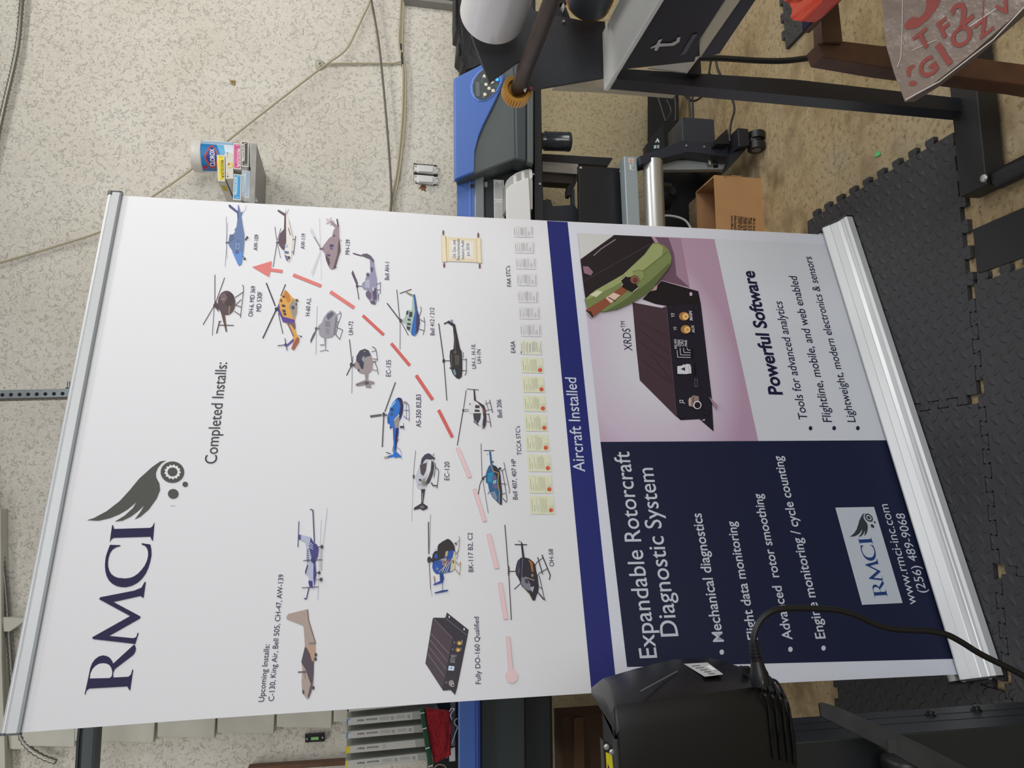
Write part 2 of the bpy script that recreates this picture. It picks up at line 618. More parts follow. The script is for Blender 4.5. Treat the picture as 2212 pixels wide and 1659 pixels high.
bm = B(); lathe(bm, W.at(691, 141), (0, -1, 0), [(0, .024), (.006, .02), (.012, .010), (.014, .002)], 14)
for v in bm.verts: v.co += Vector((random.uniform(-.004, .004), 0, random.uniform(-.004, .004)))
obj('plaster_lump', bm, mat('green_grey_putty', '#b4b5a3', 0.8, bump=(80, .003)), label='lumpy grey-green putty filling a hole in the stucco where the short cable starts', cat='putty', smooth=50)
bm = B(); lathe(bm, W.at(503, 178), (0, -1, 0), [(0, .013), (.003, .009), (.004, .002)], 9)
for v in bm.verts: v.co += Vector((random.uniform(-.005, .005), 0, random.uniform(-.005, .005)))
obj('glue_blob', bm, mat('amber_glue', '#a08a5c', 0.6), label='small amber blob of old glue stuck high on the bare stucco', cat='glue', smooth=50)

rw = thing('cable_raceway', 'grey surface raceway running down the wall at the upper right corner', 'raceway', W.at(930, 4))
bm = B(); slab(bm, PY(-0.05), [(872, -14), (984, 2), (984, 10), (872, -4)], 0.05); obj('channel', bm, mat('raceway_grey', '#8d8d88', 0.5), rw)
bm = B(); slab(bm, PY(-0.055), [(872, -22), (984, -8), (984, 1), (872, -15)], 0.055); obj('cover', bm, BLK, rw)

# two paddle switches in a raw wall box
ZB = crop(880, 330, 18.43)
sw = thing('wall_switch', 'pair of white paddle switches without a cover plate on the stucco wall', 'switch', W.at(920, 378))
bm = B(); slab(bm, PY(-0.004), [(250, 400), (420, 440), (1080, 490), (1130, 470), (1200, 560), (1200, 1270), (1090, 1300), (420, 1225), (330, 1190), (250, 1130)], 0.02, ZB)
obj('wall_box', bm, mat('burnt_box', '#3a322c', 0.8, noise=(60, .5)), sw)
SWW = mat('switch_white', '#dcdcd8', 0.35)
YOKE = mat('switch_yoke', '#b9b9b4', 0.4, metal=0.7)
for dy in (0, 405):
    bm = B()
    slab(bm, PY(-0.009), [(270, 470 + dy), (430, 480 + dy), (430, 780 + dy), (270, 765 + dy)], 0.004, ZB)
    slab(bm, PY(-0.009), [(1080, 560 + dy), (1220, 555 + dy), (1220, 850 + dy), (1080, 845 + dy)], 0.004, ZB)
    slab(bm, PY(-0.0085), [(280, 560 + dy), (1210, 620 + dy), (1210, 720 + dy), (280, 680 + dy)], 0.003, ZB)
    for c in ((1170, 595 + dy), (1165, 790 + dy), (330, 520 + dy), (330, 720 + dy)):
        cyl(bm, PY(-0.013).at(*ZB(c)), PY(-0.009).at(*ZB(c)), .0035, seg=10)
    obj('mounting_yoke', bm, YOKE, sw)
    bm = B(); slab(bm, PY(-0.018), [(425, 470 + dy), (1050, 520 + dy), (1092, 570 + dy), (1085, 800 + dy), (1050, 845 + dy), (425, 775 + dy)], 0.014, ZB)
    fr = obj('switch_frame', bm, SWW, sw, bevel=.001)
    bm = B(); slab(bm, PY(-0.026), [(455, 490 + dy), (1020, 530 + dy), (1015, 770 + dy), (450, 735 + dy)], 0.012, ZB)
    obj('rocker', bm, SWW, fr, bevel=.001)
bm = B(); slab(bm, PY(-0.003), [(560, 1270), (700, 1290), (760, 1360), (700, 1440), (740, 1560), (640, 1470), (560, 1500), (540, 1400), (440, 1440), (520, 1340)], 0.003, ZB)
obj('scorch_mark', bm, mat('scorch', '#6b4a2a', 0.9, noise=(90, .6)), sw, label='brown scorch on the plaster under the switches')

# ------------------------------------------------------------------ door track hung from a perforated angle
GALV = mat('galvanized_steel', '#9aa0a2', 0.38, metal=0.75, noise=(30, .12))
S = PY(-0.42)
ZP = crop(0, 780, 11.06)
hg = thing('perforated_angle', 'galvanized angle bar full of holes hanging from above behind the banner top', 'angle bar', S.at(90, 850))
bm = B()
slab(bm, S, [(-500, 705), (1960, 650), (2300, 640), (2300, 838), (1960, 852), (-500, 905)], 0.003, ZP)
fl = obj('front_flange', bm, GALV, hg)
bm = B()
a, b2 = S.at(*ZP((-500, 905))), S.at(*ZP((2300, 838)))
prism(bm, [a, b2, b2 + Vector((0, .05, 0)), a + Vector((0, .05, 0))], (-.003, 0, 0))
sf = obj('side_flange', bm, mat('galvanized_dark', '#57524d', 0.5, metal=0.5), hg)
bm = B()
for k in range(10):
    c = (55 + 205.5 * k, 808 - 4.4 * k)
    p = S.at(*ZP(c), .0007); cyl(bm, p, p + Vector((0, .004, 0)), .0058, seg=14)
obj('punched_holes', bm, mat('hole_dark', '#17161a', 0.9), fl)
bm = B()
for k in range(12):
    p = a.lerp(b2, 0.205 + 0.0565 * k) + Vector((-.0036, .024, 0)); cyl(bm, p, p + Vector((.004, 0, 0)), .0075, seg=14)
obj('punched_holes', bm, mat('hole_light', '#b5ad95', 0.8), sf)
bt = S.at(*ZP((1580, 660)))
bm = B(); cyl(bm, bt + Vector((-.004, .02, 0)), bt + Vector((.026, .02, 0)), .0045, seg=10)
cyl(bm, bt + Vector((.0, .02, 0)), bt + Vector((.006, .02, 0)), .0085, seg=6)
obj('bolt', bm, mat('zinc_bolt', '#8f9490', 0.3, metal=0.9), hg)

S = PY(-0.45)
tr = thing('door_track', 'dark horizontal steel track crossing in front of the lap siding', 'track', S.at(187, 1640))
DARKST = mat('dark_steel', '#4b5153', 0.45, metal=0.4)
bm = B(); slab(bm, S, [(158, 1720), (165.5, 1595), (240, 880), (283, 880), (208.5, 1582), (200, 1720)], 0.05)
obj('track_web', bm, DARKST, tr)
bm = B()
slab(bm, PY(-0.458), [(158, 1720), (165.5, 1595), (240, 880), (245, 880), (171, 1595), (163.5, 1720)], 0.055)
slab(bm, PY(-0.458), [(193, 1720), (201, 1585), (277, 880), (283, 880), (208.5, 1582), (200, 1720)], 0.055)
obj('track_lip', bm, mat('dark_steel_lip', '#2c3032', 0.5, metal=0.3), tr)

# spirit level stuck to the plaster
S = PY(-0.02)
lv = thing('spirit_level', 'small black pocket level with a green vial fixed to the white plaster', 'level', S.at(680, 1596))
bm = B(); slab(bm, S, [(1917, 722), (2040, 714), (2042, 762), (1919, 769)], 0.02, Z6); obj('level_body', bm, BLK, lv, bevel=.001)
bm = B(); slab(bm, PY(-0.0225), [(1955, 736), (2003, 733), (2004, 751), (1956, 754)], 0.003, Z6); obj('vial', bm, mat('green_vial', '#9fe08a', 0.15, f=.8), lv)
for c in ((1930, 747), (2028, 738)):
    bm = B(); p = PY(-0.022).at(*Z6(c)); cyl(bm, p, p + Vector((0, .003, 0)), .0035, seg=10); obj('screw', bm, YOKE, lv)

# ================================================================== THE ROLL-UP BANNER
FA, FB = PZ(0.0125).at(2170, 1458), PZ(0.0125).at(1843, 468)      # it stands on the foam tiles
BE = (FB - FA); BLEN = BE.length; BE.normalize()
BN = Vector((BE.y, -BE.x, 0))                    # towards the viewer
BS = Surf(FA - BN * 0.068, BN)                   # the vinyl
UP = Vector((0, 0, 1))
ban = thing('roll_up_banner', 'tall silver roll-up banner stand showing helicopters around a curved red dashed arrow', 'banner', FA + BE * BLEN / 2 - BN * 0.06)
VINYL = mat('white_vinyl', '#e9e9ec', 0.55, spec=0.3)
VINYL_B = mat('white_vinyl_tint', '#dfe2ec', 0.55, spec=0.3)
ALU = mat('satin_aluminium', '#d2d4d5', 0.36, metal=0.25)
ALU_D = mat('satin_aluminium_groove', '#8d9092', 0.35, metal=0.6)

SHEET = [(43, 1582.7), (400, 1556), (740, 1533), (1000, 1515), (1273, 1497.6), (1679, 1475.6), (2088, 1456.0), (1785, 507.2), (1360, 485.3), (960, 465.7), (780, 452.5), (420, 432), (261.5, 422.5)]
bm = B(); slab(bm, BS, SHEET, 0.0006)
sheet = obj('banner_sheet', bm, VINYL, ban)


def bpic(name, label=None, c=FULL, o=0.0010):
    p = Pic(BS, c, o); p.name = name; p.label = label
    return p


def put(p): return p.build(p.name, sheet, p.label)


# ---- large printed fields
put(bpic('printed_panel', 'cool white margin of the lower banner', o=.0003).poly([(1226, 480), (1785, 507.2), (2088, 1456), (1679, 1475.6), (1333, 1494)], VINYL_B))
put(bpic('printed_panel', 'bright blue title band', o=.0005).poly([(1181.5, 477), (1226, 479.6), (1333, 1494.6), (1278, 1497.4)], '#20266a'))
put(bpic('printed_panel', 'midnight blue text panel', o=.0005).poly([(1297, 954.5), (1916, 951), (2066, 1423), (1354.5, 1441)], '#171d38'))
put(bpic('printed_panel', 'pale panel behind the software list', o=.0005).poly([(1543, 516.5), (1784, 527), (1916, 951), (1638, 952.5)], '#c9ccd2'))

NAVY = '#1c1940'
ZA, ZB_, ZC, ZD = crop(420, 420, 4.608), crop(730, 480, 4.1475), crop(780, 820, 5.3516), crop(880, 1080, 5.925)
ZE, ZG, ZH, ZI = crop(540, 1070, 3.456), crop(900, 1290, 7.213), crop(1060, 470, 5.184), crop(1080, 750, 4.366)
ZJ, ZK, ZL, ZM = crop(1230, 480, 3.456), crop(1540, 480, 3.456), crop(1290, 940, 3.318), crop(1780, 1040, 3.770)
ZN, ZO, ZQ = crop(930, 480, 13.825), crop(420, 760, 6.381), crop(150, 960, 2.860)


# ---- the company mark: serif letters, a wing and a gear
LOGO = dict(
    I=[(526, 481), (516, 596), (508, 590), (500, 570), (272, 577), (258, 588), (249, 606), (255, 555), (264, 497), (270, 500), (276, 522), (500, 515), (514, 504), (521, 488)],
    C=[(250, 620), (315, 622), (315, 628), (288, 635), (265, 650), (250, 673), (242, 700), (238, 728), (239, 755), (246, 780), (258, 800), (277, 815), (300, 824), (345, 828), (375, 824), (400, 814), (424, 797), (445, 775), (463, 751), (476, 725), (483, 702), (486, 680), (485, 660), (478, 640), (466, 626), (446, 618), (446, 610), (500, 618), (506, 650), (507, 685), (500, 720), (488, 762), (470, 800), (447, 831), (420, 855), (386, 873), (350, 882), (318, 881), (290, 874), (264, 860), (245, 842), (230, 815), (222, 785), (219, 750), (221, 715), (226, 687), (235, 660)],
    M=[(143, 1190), (375, 1060), (183, 956), (190, 944), (400, 903), (445, 884), (464, 850), (472, 849), (458, 947), (450, 945), (440, 936), (272, 973), (438, 1062), (438, 1074), (245, 1183), (395, 1197), (412, 1190), (421, 1164), (428, 1165), (406, 1235), (393, 1231), (150, 1203), (140, 1197)],
    R=[(93, 1545), (112, 1460), (128, 1382), (140, 1351), (158, 1327), (181, 1310), (206, 1303), (230, 1307), (249, 1318), (262, 1335), (270, 1354), (400, 1235), (408, 1249), (411, 1264), (406, 1282), (395, 1300), (280, 1388), (270, 1412), (271, 1440), (365, 1435), (380, 1420), (388, 1390), (394, 1392), (375, 1520), (368, 1515), (358, 1495), (122, 1508), (106, 1520), (98, 1545)],
    hole=[(126, 1446), (130, 1416), (142, 1389), (160, 1369), (182, 1356), (205, 1352), (228, 1354), (246, 1363), (258, 1380), (264, 1402), (263, 1425), (257, 1437), (246, 1443)],
    wing=[(598, 99), (560, 105), (510, 140), (430, 212), (370, 285), (310, 350), (230, 412), (150, 455), (107, 468), (180, 471), (250, 455), (310, 430), (360, 400), (418, 352), (390, 395), (340, 440), (280, 477), (330, 470), (380, 445), (420, 415), (463, 374), (440, 415), (402, 464), (440, 445), (490, 402), (540, 332), (560, 280), (555, 240), (536, 205), (533, 178), (545, 145), (570, 115)])


def logo(name_text, name_mark, fmap, letters, mark, ground, o):
    p = bpic(name_text, None, fmap, o)
    for k in 'ICMR': p.poly(LOGO[k], letters)
    p.poly(LOGO['hole'], ground); put(p)
    p = bpic(name_mark, 'grey wing and gear emblem', fmap, o)
    p.poly(LOGO['wing'], mark)
    p.ell((636, 171), 73, 66, mark, 40)
    g = []
    for i in range(52):
        a = 2 * math.pi * i / 52; q = 1.0 if (i % 4) in (0, 1) else 0.86
        g.append((637 + 51 * q * math.cos(a), 170 + 46 * q * math.sin(a)))
    p.poly(g, ground); p.ell((637, 170), 31, 28, mark)
    p.ell((641, 305), 33, 30, mark); p.ell((715, 246), 17, 16, mark)
    if o < .0015: p.line([(622, 379), (655, 379)], 2, '#7b7b88')
    put(p)


logo('printed_lettering', 'printed_emblem', ZQ, '#1d1740', '#4c4c48', VINYL, 0.0010)

card = bpic('printed_panel', 'pale card with the small repeat of the mark', ZM, .0012)
card.poly([(92, 213), (407, 207), (640, 990), (310, 1005)], '#b9bfc8'); put(card)
# the small mark is the large one, shifted and shrunk within the plane of the sheet
A0, A1 = BS.at(*ZQ((93, 1545))), BS.at(*ZQ((636, 171)))
C0, C1 = BS.at(*ZM((413, 945))), BS.at(*ZM((365, 295)))


def bcoord(P): return ((P - FA).dot(BE), P.z)


def small(q):
    a0, a1, c0, c1, x = bcoord(A0), bcoord(A1), bcoord(C0), bcoord(C1), bcoord(BS.at(*ZQ(q)))
    za, zc, zx = complex(a1[0] - a0[0], a1[1] - a0[1]), complex(c1[0] - c0[0], c1[1] - c0[1]), complex(x[0] - a0[0], x[1] - a0[1])
    r = zx / za * zc + complex(*c0)
    P = FA + BE * r.real - BN * 0.068; P.z = r.imag
    d = RM.inverted() @ (P - EYE)
    k = FPX / -d.z
    return (CX + d.x * k, CY - d.y * k)


logo('printed_lettering', 'printed_emblem', lambda q: small(q) if True else q, '#1d3a70', '#2f3b3a', ink('#b9bfc8'), 0.0016)

# ---- lines of text
for s, c, a, b, col, bold, sq in (
        ('Completed Installs:', ZO, (303, 1540), (452, 146), '#3f383c', 0, .9),
        ('Upcoming Installs:', ZE, (105, 1540), (147, 1112), NAVY, 0, .93),
        ('C-130, King Air, Bell 505, CH-47, AW-139', ZE, (178, 1535), (252, 590), NAVY, 0, .93),
        ('AW-109', ZA, (628, 557), (640, 400), NAVY, 0, .93), ('AW-119', ZA, (1098, 543), (1106, 390), NAVY, 0, .93),
        ('MH-139', ZA, (1543, 598), (1548, 450), NAVY, 0, .93), ('OH-6, MD 369', ZA, (580, 1215), (608, 912), NAVY, 0, .93),
        ('MD 530F', ZA, (662, 1163), (676, 968), NAVY, 0, .93), ('H-60 A,L', ZA, (1147, 1208), (1160, 1030), NAVY, 0, .93),
        ('UH-72', ZA, (1578, 1397), (1580, 1262), NAVY, 0, .93),
        ('Bell AH-1', ZB_, (458, 517), (460, 358), NAVY, 0, .93), ('Bell 412 / 212', ZB_, (866, 1012), (862, 765), NAVY, 0, .93),
        ('EC-135', ZB_, (473, 1382), (475, 1235), NAVY, 0, .93), ('UH-1, H-1II,', ZB_, (1238, 1312), (1230, 1090), NAVY, 0, .93),
        ('UH-1N', ZB_, (1283, 1265), (1278, 1140), NAVY, 0, .93),
        ('AS-350 B2,B3', ZC, (692, 550), (692, 172), NAVY, 0, .93), ('Bell 206', ZC, (1632, 437), (1618, 230), NAVY, 0, .93),
        ('EC-120', ZC, (1020, 1163), (1020, 950), NAVY, 0, .93), ("TCCA STC's", ZC, (1855, 872), (1835, 537), NAVY, 0, .93),
        ('Bell 407, 407 HP', ZC, (1810, 1385), (1787, 920), NAVY, 0, .93),
        ('BK-117 B2, C2', ZD, (845, 920), (832, 418), NAVY, 0, .93), ('OH-58', ZD, (1878, 848), (1862, 627), NAVY, 0, .93),
        ('Fully DO-160 Qualified', ZG, (1000, 1350), (968, 305), NAVY, 0, .93),
        ("FAA STC's", ZH, (230, 772), (215, 540), NAVY, 0, .93), ('EASA', ZH, (277, 1515), (270, 1383), NAVY, 0, .93),
        ('XRDS', ZJ, (470, 960), (453, 795), '#1c1c34', 0, .84), ('TM', ZJ, (418, 788), (412, 740), '#1c1c34', 0, .9),
        ('Aircraft Installed', FULL, (1264, 1019), (1244, 816), '#c3cad8', .004, .9),
        ('Expandable Rotorcraft', ZL, (430, 1595), (228, 118), '#c0c5ce', .004, .92),
        ('Diagnostic System', ZL, (582, 1440), (398, 235), '#c0c5ce', .004, .92),
        ('Mechanical diagnostics', ZL, (908, 1480), (745, 560), '#c0c5ce', .012, .9),
        ('Flight data monitoring', ZL, (1150, 1465), (990, 618), '#c0c5ce', .012, .9),
        ('Advanced  rotor smoothing', ZL, (1400, 1465), (1178, 420), '#c0c5ce', .012, .9),
        ('Engine monitoring / cycle counting', FULL, (1783.5, 1379), (1688.5, 985), '#c0c5ce', .012, .9),
        ('www.rmci-inc.com', ZM, (755, 1000), (517, 185), '#c0c5ce', 0, .9), ('(256) 489-9068', ZM, (838, 905), (652, 260), '#c0c5ce', 0, .9),
        ('Powerful Software', ZK, (520, 1288), (306, 365), '#15173a', .028, .95),
        ('Tools for advanced analytics', ZK, (708, 1475), (515, 592), '#17193a', .004, .88),
        ('Flightline, mobile, and web enabled', ZK, (890, 1492), (625, 405), '#17193a', .004, .88),
        ('Lightweight, modern electronics & sensors', ZK, (1067, 1492), (734, 258), '#17193a', .004, .88)):
    text(s, BS, a, b, col, sheet, c, .0012, bold, sq)
for c, q, r, col in ((ZL, (893, 1555), 19, '#c0c5ce'), (ZL, (1132, 1540), 19, '#c0c5ce'), (ZL, (1385, 1535), 19, '#c0c5ce'), (FULL, (1779, 1400), 5.5, '#c0c5ce'),
                     (ZK, (729, 1538), 16, '#17193a'), (ZK, (905, 1537), 16, '#17193a'), (ZK, (1082, 1537), 16, '#17193a')):
    put(bpic('printed_bullet', None, c, .0012).ell(q, r * .85, r, col, 20))

# ---- the curved dashed arrow
RED, RED2, PINK = '#c9605b', '#d07672', '#e0c2c3'
EDGE = '#b98586'
ar = bpic('printed_arrow', 'curved dashed arrow fading from red to pink')
ar.c = ZA
ar.poly([(574, 722), (770, 663), (763, 735), (880, 750), (875, 782), (757, 765), (743, 822)], RED2)
ar.line([(983, 800), (1262, 912)], 34, RED2); ar.line([(1352, 968), (1590, 1128)], 36, RED2)
ar.c = ZB_
ar.line([(222, 835), (410, 1008)], 27, RED); ar.line([(477, 1085), (643, 1283)], 28, RED); ar.line([(700, 1370), (848, 1590)], 30, RED)
ar.c = ZC
ar.line([(895, 350), (1055, 665)], 38, RED)
for a, b in (((1116, 790), (1256, 1132)), ((1311, 1265), (1430, 1642))):
    ar.line([a, b], 44, EDGE); ar.line([(a[0] + 1, a[1] + 3), (b[0] - 1, b[1] - 3)], 40, PINK)
ar.c = ZD
for a, b in (((1040, 437), (1145, 880)), ((1185, 1060), (1260, 1528))):
    ar.line([a, b], 56, EDGE); ar.line([(a[0] + 1, a[1] + 3), (b[0] - 1, b[1] - 3)], 52, PINK)
ar.c = ZG
ar.line([(1422, 614), (1467, 1130)], 64, EDGE); ar.line([(1422, 617), (1467, 1130)], 58, PINK)
ar.ell((1478, 1228), 98, 110, PINK, 32)
put(ar)

# ---- aircraft pictures
DK = '#3a343c'
h = bpic('aircraft_picture', 'blue helicopter picture at the arrow tip', ZA)
h.line([(316, 220), (320, 470)], 4, '#6a6a7c'); h.line([(331, 280), (323, 470)], 3, '#6a6a7c'); h.line([(320, 490), (306, 720)], 4, '#6a6a7c'); h.line([(322, 490), (324, 640)], 3, '#6a6a7c')
h.line([(516, 110), (508, 150), (478, 182)], 3, '#77778c')
h.poly([(445, 712), (470, 690), (480, 640), (490, 560), (497, 480), (498, 400), (482, 310), (467, 215), (485, 170), (460, 180), (440, 103), (432, 105), (430, 165), (350, 98), (338, 108), (345, 125), (425, 185), (428, 240), (420, 310), (412, 335), (398, 345), (405, 370), (388, 395), (350, 400), (342, 450), (338, 490), (352, 525), (372, 548), (385, 590), (410, 645), (430, 690)], '#62759c')
h.poly([(445, 708), (465, 690), (475, 640), (480, 580), (450, 560), (390, 560), (385, 590), (410, 645), (430, 690)], '#5a86c4')
h.poly([(350, 98), (338, 108), (345, 125), (425, 185), (428, 240), (440, 240), (438, 175)], '#4e4c74')
h.poly([(402, 560), (445, 560), (440, 590), (410, 592)], '#555a80'); h.poly([(412, 488), (447, 488), (447, 541), (410, 541)], '#8d9cc0'); h.poly([(418, 495), (442, 495), (442, 534), (416, 534)], '#5f6f98')
h.poly([(350, 402), (388, 397), (392, 450), (345, 470)], '#586687'); h.line([(430, 455), (430, 475)], 10, '#4d5d88')
h.line([(310, 480), (345, 476)], 12, '#4c4a5e'); h.line([(480, 610), (495, 625)], 5, DK)
for c_, r in (((500, 640), 12), ((525, 428), 12), ((512, 446), 10)): h.ell(c_, r, r, '#3c3a46', 16)
put(h)
h = bpic('aircraft_picture', 'maroon and white helicopter picture', ZA)
for a, b, w in (((800, 320), (820, 460), 6), ((860, 335), (825, 460), 5), ((820, 490), (783, 722), 7), ((825, 485), (857, 630), 5)): h.line([a, b], w, '#4d3f4a')
h.poly([(935, 678), (960, 645), (968, 590), (978, 470), (985, 435), (940, 260), (915, 190), (910, 140), (905, 190), (835, 150), (825, 165), (895, 215), (890, 345), (850, 390), (835, 450), (840, 500), (885, 570), (900, 620)], '#d6d2cd')
h.poly([(905, 190), (835, 150), (825, 165), (895, 215), (890, 345), (850, 390), (835, 450), (840, 500), (870, 545), (895, 560), (915, 470), (912, 300), (912, 140)], '#5c4852')
h.poly([(900, 500), (930, 498), (932, 530), (902, 532)], '#a9b4c4'); h.poly([(893, 560), (940, 568), (940, 592), (900, 590)], '#5b6d92'); h.poly([(893, 598), (925, 615), (935, 668), (915, 655)], '#6c6880')
h.poly([(925, 610), (955, 620), (950, 645), (935, 650)], '#4a4048'); h.line([(935, 335), (955, 405)], 10, '#7d6f72'); h.line([(940, 260), (978, 430)], 5, '#a89a80')
h.line([(1008, 410), (985, 600)], 7, '#4f4248'); h.line([(975, 450), (1003, 442)], 5, DK); h.line([(965, 570), (988, 572)], 5, DK); h.line([(812, 478), (840, 474)], 14, '#4d3f4a'); h.line([(915, 190), (940, 145)], 4, '#8c7f84')
put(h)
h = bpic('aircraft_picture', 'mauve grey utility helicopter picture', ZA)
h.poly([(1165, 330), (1148, 360), (1240, 520), (1255, 520)], '#c6c5cb'); h.poly([(1246, 560), (1160, 770), (1175, 815), (1256, 575)], '#c9c8ce'); h.line([(1243, 232), (1253, 530)], 6, '#bdbcc4'); h.line([(1257, 550), (1260, 856)], 5, '#c4c3c9')
h.line([(1190, 420), (1252, 525)], 9, '#80767f')
for a in range(5): h.line([(1345, 265), (1345 + 42 * math.cos(a * 1.256), 265 + 40 * math.sin(a * 1.256))], 16, '#c2b4ba')
h.poly([(1365, 748), (1340, 725), (1310, 650), (1300, 590), (1280, 565), (1268, 535), (1290, 500), (1340, 435), (1370, 415), (1385, 350), (1405, 335), (1345, 272), (1365, 262), (1425, 310), (1412, 245), (1425, 240), (1440, 320), (1440, 420), (1452, 500), (1455, 560), (1435, 620), (1415, 690), (1395, 735)], '#938086')
h.poly([(1440, 420), (1452, 500), (1455, 560), (1435, 620), (1415, 690), (1395, 740), (1380, 735), (1420, 600), (1430, 500)], '#5b4b50')
h.poly([(1300, 595), (1345, 640), (1350, 690), (1335, 715), (1310, 650)], '#59464f'); h.poly([(1412, 245), (1425, 240), (1440, 320), (1425, 320)], '#54424a')
h.poly([(1345, 498), (1385, 498), (1385, 520), (1345, 520)], '#3f3a66'); h.poly([(1348, 526), (1378, 526), (1376, 548), (1350, 545)], '#5b5679'); h.poly([(1318, 588), (1355, 600), (1350, 618), (1322, 612)], '#50476a'); h.ell((1390, 410), 9, 9, '#4d3d40', 12)
h.line([(1245, 540), (1285, 540)], 16, '#6c5c62'); h.ell((1405, 718), 8, 10, '#4a4048', 12); h.line([(1455, 455), (1465, 458)], 6, DK)
put(h)
h = bpic('aircraft_picture', 'small round dark brown helicopter picture', ZA)
for a, b, w in (((203, 800), (203, 1080), 8), ((300, 828), (214, 1070), 8), ((195, 1110), (85, 1297), 8), ((197, 1110), (178, 1402), 6)): h.line([a, b], w, '#574a49')
h.poly([(262, 1170), (300, 1165), (325, 1365), (312, 1367)], '#5c4a40'); h.line([(245, 1300), (392, 1303)], 8, '#57483f'); h.line([(250, 1265), (220, 1382)], 12, '#57483f'); h.line([(240, 1265), (268, 1262)], 8, '#57483f')
h.ell((320, 1078), 88, 120, '#56464a', 40); h.ell((345, 1050), 52, 70, '#473a3e', 30); h.poly([(250, 1010), (300, 975), (330, 1030), (290, 1090)], '#6d5c5e'); h.line([(260, 1045), (300, 1040)], 8, '#93848a'); h.line([(345, 1190), (350, 1110)], 14, '#8d7a55')
h.poly([(210, 1060), (240, 1100), (240, 1170), (220, 1140), (185, 1105)], '#4f4044')
h.line([(476, 900), (487, 912), (488, 960), (457, 1226)], 7, '#554648')
for a, b in (((405, 1025), (485, 970)), ((410, 1100), (465, 1045)), ((410, 1100), (470, 1122)), ((395, 1160), (460, 1202))): h.line([a, b], 7, '#554648')
put(h)
h = bpic('aircraft_picture', 'gold and purple helicopter picture', ZA)
for a, b, w in (((715, 880), (805, 1110), 13), ((906, 893), (860, 1010), 10), ((810, 1155), (680, 1432), 13), ((835, 1180), (880, 1385), 8)): h.line([a, b], w, '#474049')
h.poly([(905, 948), (940, 985), (985, 1035), (1030, 1045), (1035, 1060), (1010, 1075), (1025, 1110), (1020, 1180), (1000, 1250), (1000, 1310), (1020, 1400), (1045, 1430), (1040, 1470), (990, 1550), (965, 1535), (975, 1500), (985, 1460), (925, 1510), (915, 1500), (985, 1430), (965, 1370), (935, 1310), (905, 1275), (880, 1270), (865, 1230), (835, 1170), (818, 1140), (835, 1110), (840, 1060), (870, 1000)], '#cf9a48')
h.poly([(905, 948), (940, 985), (960, 1060), (930, 1080), (890, 1000)], '#b9763a'); h.poly([(940, 1120), (985, 1035), (1025, 1110), (1015, 1190), (985, 1247), (968, 1200), (955, 1140)], '#8d8984')
h.poly([(818, 1140), (840, 1080), (852, 1150), (880, 1215), (1000, 1248), (995, 1275), (905, 1275), (880, 1270), (865, 1230), (835, 1170)], '#54408a'); h.poly([(905, 1275), (1000, 1270), (1008, 1320), (1000, 1350), (965, 1300)], '#6a5566')
h.poly([(985, 1432), (915, 1500), (925, 1512), (992, 1455)], '#5a4a98'); h.poly([(1020, 1420), (1046, 1432), (1040, 1470), (990, 1550), (963, 1535), (980, 1490)], '#9a5a48')
for q in ([(850, 1040), (868, 1045), (878, 1070), (856, 1068)], [(866, 1095), (900, 1098), (905, 1120), (872, 1118)], [(873, 1145), (905, 1148), (910, 1170), (878, 1168)], [(882, 1175), (910, 1178), (916, 1200), (888, 1200)], [(880, 1005), (900, 1010), (895, 1028), (876, 1022)]): h.poly(q, '#3f3a4c')
h.ell((980, 1125), 16, 16, '#4a4850', 16); h.ell((1020, 1053), 14, 14, '#5a5658', 14); h.ell((1015, 1090), 9, 9, DK, 12); h.line([(930, 1285), (985, 1410)], 9, '#5b4a66')
h.line([(900, 1432), (922, 1550)], 11, '#6d6a70'); h.line([(828, 1506), (905, 1495)], 8, '#5a565e'); h.ell((908, 1495), 14, 16, '#463c80', 14); h.line([(1030, 1400), (1062, 1415)], 5, DK); h.ell((1062, 1413), 8, 8, DK, 12); h.ell((815, 1140), 16, 18, DK, 14)
put(h)
h = bpic('aircraft_picture', 'pale grey twin engine helicopter picture', ZA)
h.line([(1222, 1110), (1213, 1330)], 4, '#8a8890'); h.line([(1213, 1340), (1210, 1592)], 5, '#8a8890'); h.poly([(1215, 1335), (1175, 1400), (1152, 1455), (1158, 1482), (1205, 1385)], '#5b565e')
h.poly([(1365, 1150), (1400, 1170), (1425, 1210), (1420, 1300), (1400, 1390), (1370, 1420), (1320, 1430), (1265, 1420), (1240, 1395), (1235, 1340), (1225, 1325), (1240, 1300), (1265, 1280), (1290, 1220), (1330, 1170)], '#94929a')
h.poly([(1320, 1195), (1370, 1165), (1392, 1190), (1372, 1215), (1335, 1250), (1315, 1225)], '#5d5c6e'); h.poly([(1300, 1260), (1350, 1262), (1352, 1320), (1300, 1318)], '#7c7a85'); h.poly([(1405, 1215), (1422, 1220), (1405, 1380), (1380, 1410)], '#75737c'); h.poly([(1300, 1330), (1345, 1335), (1340, 1390), (1310, 1390)], '#85838c')
h.poly([(1290, 1428), (1312, 1425), (1308, 1552), (1302, 1552)], '#8a8890'); h.line([(1247, 1562), (1305, 1548), (1336, 1557)], 6, '#77757e'); h.line([(1250, 1497), (1292, 1495)], 10, '#8a8890')
h.line([(1445, 1162), (1460, 1185), (1458, 1210), (1418, 1322), (1430, 1328), (1476, 1348), (1446, 1442), (1405, 1392)], 6, '#55515a')
for a, b in (((1418, 1200), (1455, 1180)), ((1418, 1270), (1440, 1265)), ((1405, 1395), (1445, 1440)), ((1425, 1325), (1405, 1400))): h.line([a, b], 5, '#55515a')
h.ell((1212, 1335), 13, 15, '#56525a', 14); h.line([(1215, 1335), (1245, 1330)], 10, '#77757e')
put(h)

